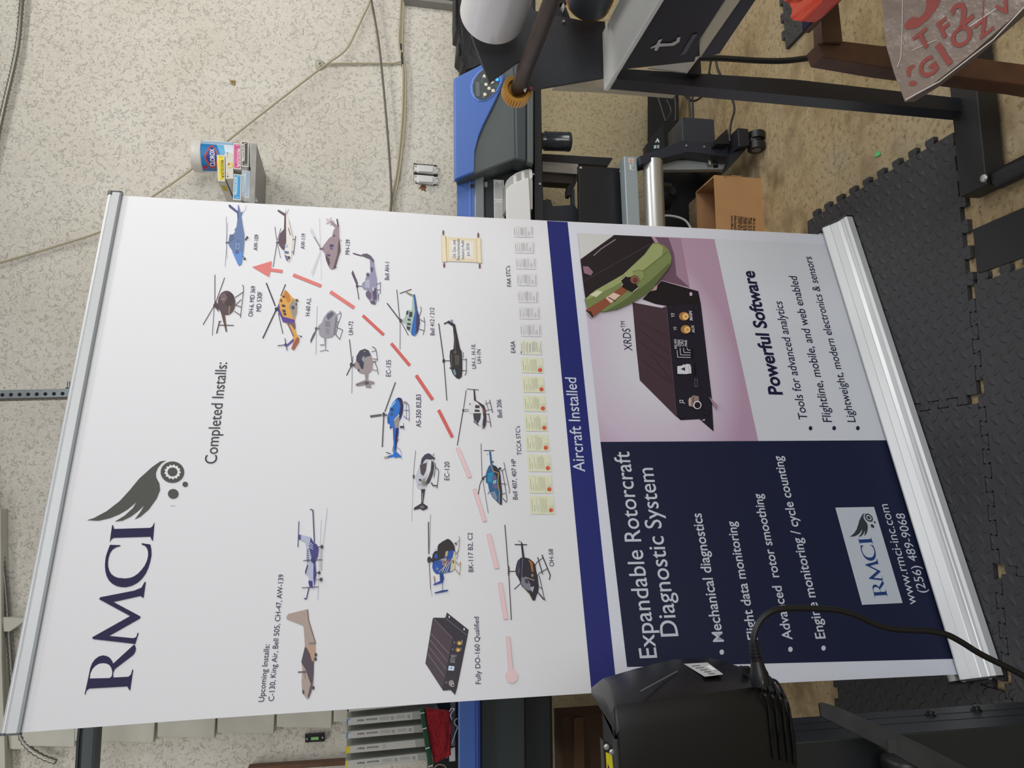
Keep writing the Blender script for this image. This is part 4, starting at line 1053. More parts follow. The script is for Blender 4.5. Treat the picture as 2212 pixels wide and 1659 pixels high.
L2 = [(.1, 'w', 4), (.2, 's', 4), (.3, 'n', 2), (.36, 's', 3), (.45, 'n', 3), (.52, 'n', 3), (.58, 'n', 3), (.64, 'n', 3), (.7, 'n', 3), (.8, 's', 2), (.88, 's', 3), (.95, 's', 3)]
for q, sl in (([(193, 97), (397, 100), (410, 245), (205, 240)], (377, 215)), ([(203, 275), (408, 280), (424, 427), (215, 425)], (390, 397)), ([(213, 453), (421, 460), (438, 607), (226, 605)], (404, 577)),
              ([(224, 632), (436, 640), (452, 792), (238, 790)], (417, 760)), ([(236, 818), (450, 826), (467, 982), (247, 980)], (431, 948)), ([(254, 1008), (470, 1015), (487, 1175), (265, 1172)], (451, 1140)),
              ([(263, 1205), (483, 1212), (500, 1378), (276, 1375)], (464, 1340)), ([(275, 1398), (500, 1405), (518, 1575), (285, 1575)], (480, 1537))):
    cert(q, ZI, '#d6d7bc', '#97957f', L2, sl)

# ---- the large product photograph
bg = bpym = None
bgm = bpy.data.materials.new('ink_pink_studio'); bgm.use_nodes = True     # the photograph's own pink-to-white studio backdrop
nt = bgm.node_tree; bs = nt.nodes['Principled BSDF']; bs.inputs['Roughness'].default_value = .42
tc = nt.nodes.new('ShaderNodeTexCoord'); mp = nt.nodes.new('ShaderNodeMapping'); gr = nt.nodes.new('ShaderNodeTexGradient'); gr.gradient_type = 'SPHERICAL'
ctr = BS.at(1400, 770) - rootloc(ban)
mp.vector_type = 'TEXTURE'; mp.inputs['Location'].default_value = ctr; mp.inputs['Scale'].default_value = (.36, .36, .24)
nt.links.new(tc.outputs['Object'], mp.inputs['Vector']); nt.links.new(mp.outputs['Vector'], gr.inputs['Vector'])
rp = nt.nodes.new('ShaderNodeValToRGB'); el = rp.color_ramp.elements
el[0].position = 0; el[0].color = (*hexlin('#ad8fa5', INK), 1); el[1].position = .75; el[1].color = (*hexlin('#cdcbd3', INK), 1)
x = el.new(.28); x.color = (*hexlin('#c3b3c5', INK), 1)
nt.links.new(gr.outputs['Fac'], rp.inputs['Fac']); nt.links.new(rp.outputs['Color'], bs.inputs['Base Color'])
_M['ink_pink_studio'] = bgm
h = bpic('product_picture', 'photo of a dark electronics box with a green lens-like pod on a pink ground', FULL, .0007)
h.poly([(1247, 504), (1543, 516.5), (1638, 952.5), (1297, 954.5)], bgm)
h.c = ZJ
h.poly([(62, 84), (335, 95), (83, 275)], '#c6c6c4')
h.poly([(640, 112), (735, 115), (770, 190), (775, 290), (740, 350), (700, 400), (690, 430), (870, 480), (820, 330), (840, 200), (820, 118), (1085, 125), (620, 108)] if False else [(640, 112), (740, 116), (785, 230), (800, 330), (900, 490), (690, 435), (650, 470), (600, 500), (760, 300)], '#6a5060')
h.poly([(740, 116), (830, 118), (850, 220), (900, 490), (800, 400), (780, 230)], '#9a7c90')
h.poly([(470, 598), (690, 640), (728, 625), (800, 1455), (525, 1180), (500, 950)], '#44323a')
for a, b in (((525, 735), (745, 865)), ((512, 790), (752, 985)), ((520, 890), (765, 1060)), ((605, 980), (775, 1195)), ((530, 1020), (782, 1215))): h.line([a, b], 5, '#35262e')
h.poly([(690, 438), (962, 515), (982, 612), (725, 625), (640, 610), (545, 575), (600, 520)], '#1c151a'); h.ell((907, 536), 11, 15, '#c4a8be', 16); h.ell((685, 468), 12, 12, '#120e12', 12); h.poly([(590, 515), (660, 462), (650, 505), (600, 518)], '#c4a0a8')
h.poly([(725, 622), (982, 612), (1062, 1300), (1077, 1562), (970, 1470), (830, 1478), (800, 1450)], '#1f1a28'); h.poly([(985, 1480), (1010, 1468), (1012, 1482)], '#b8a8b8'); h.line([(725, 625), (800, 1450)], 4, '#5a4a52')
h.line([(720, 620), (716, 640)], 5, '#7a6a70')
for c_ in ((757, 636), (946, 640), (838, 1443), (1025, 1425)): h.ell(c_, 23, 23, '#121016', 18); h.ell(c_, 15, 15, '#2c2832', 16); h.line([(c_[0] - 9, c_[1] - 9), (c_[0] + 9, c_[1] + 9)], 4, '#0e0c10'); h.line([(c_[0] - 9, c_[1] + 9), (c_[0] + 9, c_[1] - 9)], 4, '#0e0c10')
for c_ in ((855, 702), (868, 800)): h.ell(c_, 37, 32, '#a5753f', 22); h.ell((c_[0] + 12, c_[1] + 2), 24, 25, '#e3b878', 20); h.ell((c_[0] + 14, c_[1] + 2), 9, 9, '#b88848', 12)
for k, (xx, yy) in enumerate(((808, 950), (830, 930), (855, 930), (882, 935))):
    h.line([(905, 1010 - 18 * k), (xx, 1008 - 18 * k), (xx - 4, 955 if k == 0 else 938)], 4, '#d0cad0')
for k in range(4): h.ell((917, 950 + 18 * k), 8, 9, '#0d0b10', 12)
h.poly([(805, 1075), (843, 1070), (850, 1060), (862, 1066), (872, 1058), (900, 1060), (908, 1080), (911, 1128), (870, 1134), (807, 1132)], '#cfd0d4'); h.poly([(830, 1096), (863, 1082), (864, 1110)], '#262230'); h.line([(890, 1068), (895, 1128)], 3, '#9a98a0')
h.line([(938, 1050), (940, 1142)], 12, '#0d0b10'); h.line([(936, 1172), (955, 1174), (955, 1228), (936, 1228), (936, 1172)], 3, '#75707a')
h.poly([(885, 1325), (925, 1292), (965, 1300), (970, 1345), (950, 1390), (890, 1370)], '#8f7a74'); h.line([(900, 1310), (900, 1372)], 8, '#d0c0b8'); h.line([(925, 1305), (925, 1380)], 7, '#4a3c3c'); h.ell((955, 1365), 31, 31, '#d8cfd0', 22); h.ell((956, 1366), 23, 24, '#1c1620', 20)
h.poly([(335, 95), (612, 108), (640, 160), (600, 300), (300, 480), (120, 570), (105, 470), (82, 278)], '#241c20'); h.line([(110, 440), (600, 165)], 6, '#3c3236'); h.poly([(100, 330), (140, 330), (178, 372), (160, 398), (110, 380)], '#8a6878'); h.line([(180, 250), (235, 200), (345, 128)], 8, '#8a7480')
h.poly([(622, 155), (660, 152), (702, 170), (745, 210), (763, 265), (758, 305), (735, 350), (600, 520), (470, 600), (360, 650), (260, 668), (180, 665), (130, 640), (112, 575), (190, 510), (400, 390), (560, 240)], '#74804f')
h.poly([(622, 165), (660, 160), (700, 185), (690, 250), (560, 350), (330, 480), (150, 570), (115, 580), (190, 512), (400, 392), (560, 245)], '#949c68'); h.poly([(150, 540), (210, 510), (250, 520), (200, 560)], '#c8caa8'); h.line([(740, 215), (520, 390)], 3, '#4a5233')
h.poly([(735, 350), (600, 520), (470, 600), (360, 650), (260, 668), (400, 590), (600, 440), (750, 300)], '#59643c')
h.poly([(470, 370), (520, 355), (555, 365), (562, 395), (545, 425), (500, 440)], '#848e5a'); h.line([(470, 370), (520, 356), (555, 366), (562, 396)], 3, '#4a5233')
h.poly([(122, 655), (260, 570), (390, 480), (432, 512), (300, 612), (180, 705)], '#8a4c38'); h.poly([(270, 565), (330, 525), (380, 545), (310, 605)], '#d8b8a8'); h.line([(290, 560), (345, 590)], 7, '#4a2a24'); h.poly([(122, 655), (165, 668), (180, 705), (160, 715), (130, 672)], '#3a2622'); h.line([(128, 670), (165, 712)], 5, '#d8ccc8')
h.poly([(382, 428), (412, 398), (428, 410), (460, 408), (505, 470), (518, 492), (480, 525), (430, 506), (390, 480), (402, 462)], '#1c1518'); h.line([(384, 434), (416, 404)], 5, '#d0c8c0'); h.line([(474, 522), (514, 488)], 5, '#d8d0c8'); h.line([(400, 462), (384, 480)], 4, '#c8c0b8')
h.ell((487, 428), 34, 32, '#5a4a38', 22); h.ell((488, 430), 28, 27, '#8a5a50', 20); h.ell((489, 432), 17, 17, '#4a2424', 18); h.ell((487, 431), 8, 8, '#8a4a44', 12)
h.poly([(1040, 1300), (1110, 1370), (1100, 1400), (1062, 1345)], '#9c7c90')
put(h)
for s, a, b in (('Y3', (785, 712), (783, 682)), ('Y2', (800, 808), (797, 782)), ('MAIN', (922, 733), (914, 665)), ('AUX', (936, 825), (930, 770)), ('WLAN', (805, 948), (800, 876)), ('DISK', (830, 928), (828, 875)), ('CPU', (855, 926), (853, 880)), ('PWR', (881, 928), (879, 880)), ('J2', (852, 1355), (848, 1326))):
    text(s, BS, a, b, '#d6d2d8', sheet, ZJ, .0045, .01)

# ---- top rail
zt = lambda P: P.z
R0, R1 = BS.at(43, 1582.7), BS.at(261.5, 422.5)
s0, s1 = (R0 - FA).dot(BE) - .001, (R1 - FA).dot(BE) + .004
zr = (R0.z + R1.z) / 2 - FA.z


def along(prof, sA, sB, mi=None, bm=None):
    """profile [(towards viewer, height)] swept along the banner's width"""
    bm = bm or B()
    a = [FA + BE * sA - BN * .068 + BN * d + UP * z for d, z in prof]
    prism(bm, a, BE * (sB - sA)); return bm


obj('top_rail', along([(.004, zr - .004), (.0052, zr - .004), (.0052, zr + .001), (.0075, zr + .002), (.0078, zr + .018), (.004, zr + .0205), (.004, zr + .023), (-.004, zr + .023), (-.004, zr - .004)], s0, s1), ALU, ban)
obj('rail_groove', along([(.0054, zr - .0042), (.0075, zr - .0030), (.0077, zr + .0020), (.003, zr + .0020), (.003, zr - .0042)], s0, s1), ALU_D, ban)
bm = B(); p = FA - BN * .066
cyl(bm, p + BE * s0 + UP * (zr + .0245), p + BE * (s1 - .001) + UP * (zr + .0245), .0042, seg=16)
obj('rail_bead', bm, ALU, ban, smooth=50)
for sA, sB in ((s1, s1 + .003), (s0 - .0025, s0)):
    bm = along([(.0085, zr - .003), (.0085, zr + .019), (-.005, zr + .024), (-.005, zr - .003)], sA, sB)
    cyl(bm, p + BE * (sA - (.006 if sA > .5 else 0)) + UP * (zr + .0245), p + BE * (sB + .001) + UP * (zr + .0245), .006, seg=14)
    obj('rail_end_cap', bm, mat('grey_end_cap', '#55575b', .4), ban)

# ---- base cassette: low front lip, sloping top, slot for the sheet, rounded back
sA, sB = 0.0, BLEN
D = .068
prof = [(0, .003), (0, .020), (-.006, .0245), (-.012, .026), (-.0135, .0285), (-.018, .030), (-.026, .035), (-.027, .0368), (-.040, .0475), (-.0405, .0490), (-.0550, .0620), (-.0585, .0625), (-.0600, .060), (-.0600, .036), (-.0780, .036), (-.0780, .058), (-.092, .0585), (-.110, .050), (-.122, .030), (-.125, .003)]
bm = along([(d + D, z) for d, z in prof], sA, sB)
obj('base_cassette', bm, ALU, ban)
bm = along([(D - .0003, .0), (D - .0003, .0032), (D - .124, .0032), (D - .124, .0)], sA + .003, sB - .003)
obj('base_foot', bm, BLK, ban)
bm = along([(D - .0602, .0362), (D - .0602, .058), (D - .0615, .058), (D - .0635, .037), (D - .0775, .037), (D - .0775, .0362)], sA + .002, sB - .002)  # black strip painting the shade down in the sheet slot
obj('slot_shade', bm, mat('slot_black', '#15151a', .6), ban)
for a_, b_ in ((sB, sB + .004), (sA - .004, sA)):
    bm = along([(d + D, z) for d, z in [(.001, .0), (.001, .021), (-.012, .028), (-.0560, .0635), (-.0600, .063), (-.062, .040), (-.076, .040), (-.078, .060), (-.093, .0605), (-.112, .051), (-.127, .030), (-.127, 0)]], a_, b_)
    obj('base_end_cap', bm, mat('dark_end_cap', '#1a1a1c', .35), ban)
    bm = B()
    for d, z in ((-.014, .024), (-.055, .056), (-.03, .012)):
        q = FA + BE * ((a_ + b_) / 2) + BN * d + UP * z
        cyl(bm, q - BE * .003, q + BE * .003, .0035, seg=10)
    obj('end_screw', bm, YOKE, ban)

# ================================================================== MACHINES AND GOODS
Z3, Z7, Z8, Z4 = crop(960, 0, 3.3175), crop(980, 0, 6.506), crop(1140, 220, 5.925), crop(1280, 0, 3.19)
Z5, Z5B, ZS, ZR = crop(1640, 0, 3.858), crop(1560, 0, 2.963), crop(400, 290, 10.37), crop(740, 1500, 8.508)
BLUE = mat('printer_blue', '#5074bf', 0.38, coat=.1)
BLUE_D = mat('printer_blue_edge', '#2f4a94', 0.4)
GREYG = mat('printer_grey', '#5a6262', 0.42)
GREYD = mat('printer_dark_grey', '#3c4446', 0.42)
FRAME = mat('black_powder_coat', '#1e2026', 0.42)
FRAME2 = mat('blue_black_steel', '#2a2e38', 0.42)
LIGHTST = mat('bare_steel', '#b0aca4', 0.42, metal=.3)
WHITE = mat('white_paper', '#e6e6e4', 0.6)
BOARD = mat('corrugated_board', '#b58a5c', 0.75, noise=(14, .06))
BOARD_IN = mat('corrugated_board_inside', '#a67c54', 0.8, noise=(14, .06))

pr = thing('large_format_printer', 'blue and dark grey large format printer on a black stand behind the banner', 'printer', Vector((.2, -.45, 0)))


def part(name, S, pts, depth, m, c=FULL, parent=None, bevel=0.0, label=None, smooth=False):
    bm = B(); slab(bm, S, pts, depth, c)
    return obj(name, bm, m, parent, label, bevel=bevel, smooth=smooth)


# right hand cover
def sloped(o_, y0, drop):
    """let the top of a cover fall away towards the wall"""
    zs = [v.co.z for v in o_.data.vertices]; zm = max(zs)
    for v in o_.data.vertices:
        if v.co.y + rootloc(pr).y > y0 and v.co.z > .72: v.co.z = .70 + (v.co.z - .70) * (1 - drop / (zm - .70))


sloped(part('side_cover', PY(-.745), [(78, 1288), (74, 562), (270, 455), (330, 380), (640, 380), (640, 1172), (510, 1138), (217, 1253)], .6, GREYG, Z3, pr, .006), -.4, .12)
part('cover_panel', PY(-.757), [(70, 560), (270, 458), (330, 452), (405, 500), (430, 538), (425, 590), (405, 640), (350, 760), (280, 900), (240, 1000), (218, 1090), (213, 1240), (180, 1247), (75, 1287)], .03, BLUE, Z3, pr, .005, 'glossy blue swoosh panel')
part('cover_lip', PY(-.768), [(497, 380), (590, 380), (590, 1158), (512, 1138)], .03, GREYD, Z3, pr, .006)
part('cover_lip', PY(-.764), [(592, 380), (640, 380), (640, 1174), (592, 1160)], .03, GREYG, Z3, pr, .004)
EL = [(265, 1200), (272, 1290), (305, 1365), (365, 1405), (440, 1400), (520, 1352), (590, 1272), (640, 1170), (643, 1090), (600, 1010), (520, 960), (430, 965), (350, 1030), (290, 1115)]
cx = sum(p[0] for p in EL) / len(EL); cy = sum(p[1] for p in EL) / len(EL)
part('panel_rim', PY(-.760), [(cx + (x - cx) * 1.16, cy + (y - cy) * 1.08) for x, y in EL], .005, mat('rim_blue', '#6f92dc', .3), Z7, pr, .001)
cp = part('control_panel', PY(-.7615), EL, .004, mat('panel_grey', '#454d52', .4), Z7, pr, label='dark oval control panel')
part('display', PY(-.7625), [(308, 1150), (362, 1150), (368, 1352), (316, 1355)], .002, mat('lcd_grey', '#6d7476', .25), Z7, cp)
for q in ((455, 1190), (540, 1155), (498, 1245), (558, 1277), (440, 1330), (438, 1072)):
    bm = B(); p = PY(-.7615).at(*Z7(q)); lathe(bm, p, (0, -1, 0), [(0, .0058), (.002, .0058), (.003, .004)], 16); obj('button', bm, mat('cream_button', '#e8dcc4', .4), cp, smooth=50)
p = PY(-.7615).at(*Z7((610, 1122)))
bm = B(); lathe(bm, p, (0, -1, 0), [(0, .0085), (.0015, .0085), (.0018, .007)], 20); obj('power_ring', bm, BLUE_D, cp)
bm = B(); lathe(bm, p, (0, -1, 0), [(.0015, .0055), (.003, .0055), (.0035, .004)], 20); obj('power_button', bm, mat('lit_blue', '#2f9dff', .3, emit=1.2), cp, label='glowing blue round button')
lb = Pic(PY(-.7615), Z7, .0002)
for a, b in (((410, 1060), (410, 1105)), ((420, 1310), (420, 1375)), ((533, 1255), (533, 1305))): lb.line([a, b], 5, '#b9bdb8')
for a, b in (((395, 1125), (395, 1165)), ((398, 1285), (398, 1310)), ((598, 1190), (598, 1230))): lb.line([a, b], 7, '#4f9a64')
lb.build('panel_marking', cp)
# front covers, long middle and left end
sloped(part('front_cover', PY(-.700), [(987, 395), (1025, 386), (1028, 900), (1030, 1330), (989, 1330)], .5, BLUE, FULL, pr, .006), -.4, .10)
part('cover_seam', PY(-.703), [(1014, 388), (1016, 388), (1017.5, 900), (1015.5, 900)], .003, mat('rim_blue', '#6f92dc', .3), FULL, pr)
bm = B(); p = PY(-.703).at(*Z3((199, 1330))); cyl(bm, p, p + Vector((0, .006, 0)), .007, seg=16); obj('cover_knob', bm, BLK, pr)
part('platen_rail', PY(-.705), [(215, 1256), (285, 1256), (296, 2600), (222, 2600)], .06, mat('platen_grey', '#80868a', .35, metal=.3), Z3, pr, .004)
part('media_bay', PY(-.66), [(285, 1190), (640, 1160), (650, 2600), (296, 2600)], .4, BLK, Z3, pr)
part('bay_bar', PY(-.668), [(292, 1270), (350, 1290), (356, 2600), (298, 2600)], .01, FRAME2, Z3, pr)
part('bay_clip', PY(-.672), [(288, 1303), (308, 1303), (308, 1340), (288, 1340)], .006, LIGHTST, Z3, pr)
st = part('warning_label', PY(-.672), [(352, 1286), (425, 1291), (430, 1570), (432, 1900), (360, 1900), (356, 1565)], .002, WHITE, Z3, pr, label='white printed warning label')
lb = Pic(PY(-.672), Z3, .0002)
for x in (362, 371, 380, 389, 398, 407, 416): lb.line([(x, 1300 + (x % 7) * 3), (x + 4, 1425)], 3.5, '#7d7d7a'); lb.line([(x + 2, 1450), (x + 6, 1562)], 3.5, '#7d7d7a')
lb.line([(355, 1438), (428, 1440)], 2, '#8a8a88'); lb.build('label_print', st)
# the roll of media under the bay
bm = B()
prof = [(440, 1325), (446, 1295), (470, 1268), (510, 1240), (560, 1220), (622, 1206)]
part('media_guide', PY(-.735), prof + [(634, 1300), (634, 1500), (440, 1500)], .07, mat('guide_grey', '#b5b3b0', .5), Z3, pr, .004)
lb = Pic(PY(-.735), Z3, .0006)
for k, q in enumerate(((492, 1262), (520, 1246), (550, 1234), (580, 1226), (606, 1222))):
    lb.poly([(q[0], q[1]), (q[0] + 22, q[1] - 6), (q[0] + 26, q[1] + 50), (q[0] + 4, q[1] + 62)], '#9d9b98' if k % 2 else '#d3d2d0')
lb.build('guide_marking', pr)
part('media_sheet', PY(-.742), [(444, 1358), (470, 1330), (520, 1302), (602, 1270), (612, 1400), (630, 1800), (640, 2600), (450, 2600)], .012, WHITE, Z3, pr, .002, 'white media hanging out of the printer')
sloped(part('end_cover', PY(-.75), [(989, 1310), (1029, 1310), (1030, 1740), (990.5, 1740)], .30, BLUE, FULL, pr, .005), -.6, .06)
part('end_cover_lip', PY(-.765), [(1029, 1310), (1038, 1310), (1039, 1740), (1030, 1740)], .03, BLUE_D, FULL, pr, .003)
part('end_cover_body', PY(-.745), [(1038, 1310), (1133, 1310), (1136, 1740), (1039, 1740)], .3, GREYD, FULL, pr, .005)
part('end_cover_base', PY(-.73), [(1133, 1310), (1185, 1310), (1190, 1740), (1136, 1740)], .45, mat('printer_base_grey', '#262b2e', .5), FULL, pr)  # base below the end cover in a plain darker grey
# stand
part('stand_crossbar', PY(-.70), [(1153, 110), (1168, 110), (1172, 380), (1176, 480), (1196, 1720), (1176, 1720), (1155, 480)], .06, FRAME, FULL, pr, .003)
for q in ((1165.5, 398), (1147, 360), (1151.6, 377)):
    bm = B(); p = PY(-.701).at(*q); cyl(bm, p, p + Vector((0, -.004, 0)), .004, seg=10); obj('screw', bm, YOKE, pr)
bm = B(); a = PY(-.60).at(*Z8((360, 500))); t, b2 = PY(-.60).at(*Z8((175, 500))), PY(-.60).at(*Z8((548, 512)))
lathe(bm, t, (b2 - t), [(0, .028), (.012, .030), (.012, .0335), ((b2 - t).length - .014, .0335), ((b2 - t).length - .012, .035), ((b2 - t).length - .003, .034), ((b2 - t).length, .028)], 30)
obj('drain_bottle', bm, mat('smoky_plastic', '#2c3236', .18, coat=.4), pr, smooth=40, label='smoky drain bottle under the right end')
S = PY(-.47)
part('stand_leg', S, [(190, 664), (1092, 718), (1030, 818), (190, 760)], .05, FRAME, Z8, pr)
part('leg_plate', PY(-.50), [(190, 762), (645, 796), (645, 926), (190, 890)], .02, LIGHTST, Z8, pr)
part('stand_leg', PY(-.48), [(190, 890), (640, 926), (560, 1046), (190, 1022)], .05, mat('brown_black_steel', '#3f3832', .5), Z8, pr)
part('leg_bracket', PY(-.50), [(630, 925), (600, 990), (560, 1046), (515, 1075), (500, 1120), (505, 1200), (545, 1205), (600, 1080), (640, 990)], .03, FRAME, Z8, pr)
part('leg_brace', PY(-.50), [(560, 1180), (600, 1100), (605, 1330), (562, 1330)], .02, GREYD, Z8, pr)
part('inner_beam', PY(-.52), [(196, 1262), (240, 1245), (295, 1255), (320, 1335), (600, 1318), (650, 1400), (660, 3000), (196, 3000)], .05, FRAME2, Z8, pr)
part('heater_plate', PY(-.62), [(648, 812), (1192, 850), (1225, 1565), (1260, 3200), (700, 3200), (658, 1545)], .02, mat('satin_black', '#1b1d23', .36), Z8, pr, .002)
for q in ((680, 845), (1188, 890)):
    bm = B(); p = PY(-.62).at(*Z8(q)); lathe(bm, p, (0, -1, 0), [(0, .005), (.002, .005), (.004, .0025)], 12); obj('screw', bm, YOKE, pr, smooth=50)
bm_ = part('take_up_beam', PY(-.70), [(1230, 692), (1397, 700), (1440, 1580), (1480, 3200), (1320, 3200), (1272, 1575)], .05, mat('pale_blue_steel', '#a3b0b4', .4, metal=.25), Z8, pr, .003)
lb = Pic(PY(-.70), Z8, .0004)
lb.poly([(1290, 722), (1355, 725), (1358, 785), (1293, 782)], '#d5d2cc'); lb.ell((1324, 754), 26, 26, '#c8664a', 20); lb.ell((1324, 754), 18, 18, '#dcd8d2', 18); lb.poly([(1313, 744), (1335, 745), (1335, 765), (1313, 764)], '#c8664a')
lb.poly([(1300, 798), (1326, 799), (1330, 872), (1304, 870)], '#c9cdc8'); lb.poly([(1334, 798), (1356, 799), (1362, 878), (1340, 876)], '#c9cdc8'); lb.line([(1346, 812), (1350, 868)], 9, '#5a6a70')
lb.build('beam_sticker', bm_)
bm = B(); p0, p1 = PY(-.69).at(1410, 349), PY(-.69).at(1419, 640); p1.z = p0.z; cyl(bm, p0, p1, .0345, seg=40)
obj('take_up_tube', bm, mat('brushed_tube', '#c9c9c6', .28, metal=.7), pr, smooth=50, label='shiny silver take-up tube')
br = part('tube_bracket', PY(-.655), [(455, 1108), (925, 1100), (945, 1125), (940, 1166), (480, 1170)], .025, mat('zinc_sheet', '#b9c0c0', .45, metal=.15), Z4, pr, .001)
part('bracket_slot', PY(-.6555), [(830, 1134), (866, 1132), (866, 1156), (832, 1158)], .002, BLK, Z4, br)
bm = B(); p = PY(-.67).at(*Z4((800, 1078))); q = PY(-.67).at(*Z4((812, 1138))); cyl(bm, p, q, .009, seg=12); obj('bracket_bolt', bm, mat('bolt_nickel', '#a8a296', .3, metal=.8), br, smooth=50)
part('motor_arm', PY(-.72), [(318, 1078), (470, 1026), (620, 966), (946, 1000), (948, 1082), (655, 1046), (475, 1094), (332, 1132)], .07, FRAME2, Z4, pr, .002)
mb = part('motor_box', PY(-.70), [(616, 806), (838, 822), (846, 990), (622, 972)], .13, mat('motor_box_black', '#34373e', .4), Z4, pr, .002, 'black motor box of the take-up reel')
for q in ((645, 1005), (768, 1013)):
    bm = B(); p = PY(-.721).at(*Z4(q)); cyl(bm, p, p + Vector((0, -.003, 0)), .0035, seg=10); obj('screw', bm, YOKE, mb)
part('motor_mount', PY(-.62), [(366, 1002), (486, 852), (495, 1015), (372, 1070)], .03, FRAME, Z4, pr)
lb = Pic(PY(-.62), Z4, .0005); lb.poly([(432, 978), (448, 950), (462, 975), (456, 985), (446, 970), (436, 985)], '#c9cfd4'); lb.poly([(422, 1002), (440, 1000), (440, 1022), (422, 1024)], '#a9bac4'); lb.poly([(445, 1000), (460, 998), (460, 1022), (445, 1022)], '#9aa6ae'); lb.build('mount_marking', pr)
part('rear_skirt', PY(-.16), [(1408, 196), (1440, 196), (1466, 205), (1468, 700), (1408, 700)], .05, mat('black_cloth', '#19191b', .85), FULL, pr)
part('stand_base', PY(-.46), [(1433, 368), (1565, 372), (1488, 440), (1496, 700), (1433, 700)], .03, FRAME, FULL, pr)
bm = B(); p0, p1 = PY(-.58).at(*Z4((485, 1262))), PY(-.58).at(*Z4((606, 1272))); cyl(bm, p0 + Vector((0, .12, 0)), p1 + Vector((0, .12, 0)), .052, seg=26); obj('reel_hub', bm, BLK, pr, smooth=50)
bm = B(); p0, p1 = PY(-.42).at(*Z4((560, 1300))), PY(-.54).at(*Z4((556, 1320))); cyl(bm, p0, p1, .012, seg=14); obj('reel_pin', bm, BLK, pr, smooth=50)
bm = B(); tube(bm, [PY(-.56).at(*Z4(q)) for q in ((480, 1488), (530, 1486), (600, 1500), (650, 1530), (690, 1600))], .004); obj('white_lead', bm, WHITE, pr, smooth=50)
part('foot_bracket', PY(-.76), [(850, 964), (880, 930), (930, 888), (944, 992), (852, 990)], .04, BLK, Z4, pr)
part('stand_foot', PY(-.80), [(1000, 880), (1074, 888), (1083, 1000), (1010, 1012)], .42, FRAME, Z4, pr, .002)
part('foot_bar', PY(-.77), [(946, 1065), (1082, 1000), (1000, 1095), (905, 1195), (940, 1110)], .03, FRAME, Z4, pr)
cs = PY(-.78)
cb_ = obj('caster', cyl(B(), cs.at(*Z4((1080, 960))), cs.at(*Z4((1118, 966))), .012, seg=14), mat('caster_steel', '#8f918e', .35, metal=.8), pr, smooth=50)
for q in ((1128, 940), (1128, 1012)):
    bm = B(); p = cs.at(*Z4(q)); cyl(bm, p - Vector((.012, 0, 0)), p + Vector((.012, 0, 0)), .030, seg=24); obj('caster_wheel', bm, BLK, cb_, smooth=50)
    bm = B(); cyl(bm, p - Vector((.0135, 0, 0)), p + Vector((.0135, 0, 0)), .016, seg=18); obj('wheel_disc', bm, mat('wheel_grey', '#6f6c66', .5), cb_, smooth=50)

# ink cartridges racked upright at the printer's left end
rk = part('ink_rack', PY(-.36), [(936, 1470), (990, 1470), (990, 1740), (936, 1740)], .25, BLK, FULL, None)
rk['label'] = 'black ink rack behind the red cloth on top of the blue printer'; rk['category'] = 'rack'
part('rack_rail', PY(-.37), [(973, 1490), (984, 1490), (983, 1612), (975, 1612)], .02, mat('rack_grey', '#7d7c80', .5), FULL, rk)
bm = B(); slab(bm, PY(-.375), [(970, 1618), (983, 1614), (983.5, 1644), (971, 1645)], .004, FULL)
sk = obj('rack_sticker', bm, WHITE, None); sk.parent = rk; sk.location = sk.location - rk.location
for a, b in (((974, 1635), (980, 1642)), ((974, 1642), (980, 1635))):
    pass
CART = mat('cartridge_grey', '#a7aaa2', .5)
LBL = mat('cartridge_label', '#c9c7be', .6)
CFR = {'black': '#1c1c1e', 'blue': '#2f7fc0', 'yellow': '#e2c81c'}
quads = (([(85, 200), (1420, 62), (1425, 185), (80, 325)], 'black', True, 'black-cornered ink cartridge half hidden behind the banner edge'),
         ([(75, 437), (1430, 310), (1440, 455), (65, 577)], 'blue', True, 'blue-cornered ink cartridge nearest the banner edge'),
         ([(75, 685), (1455, 560), (1475, 697), (58, 822)], 'blue', True, 'blue-cornered ink cartridge beside the yellow-tipped one'),
         ([(70, 955), (1490, 815), (1510, 962), (58, 1092)], 'yellow', False, 'ink cartridge with a solid yellow tip and no warning signs'),
         ([(55, 1222), (1540, 1067), (1560, 1207), (45, 1370)], 'yellow', True, 'yellow-cornered ink cartridge at the very edge of the picture'))
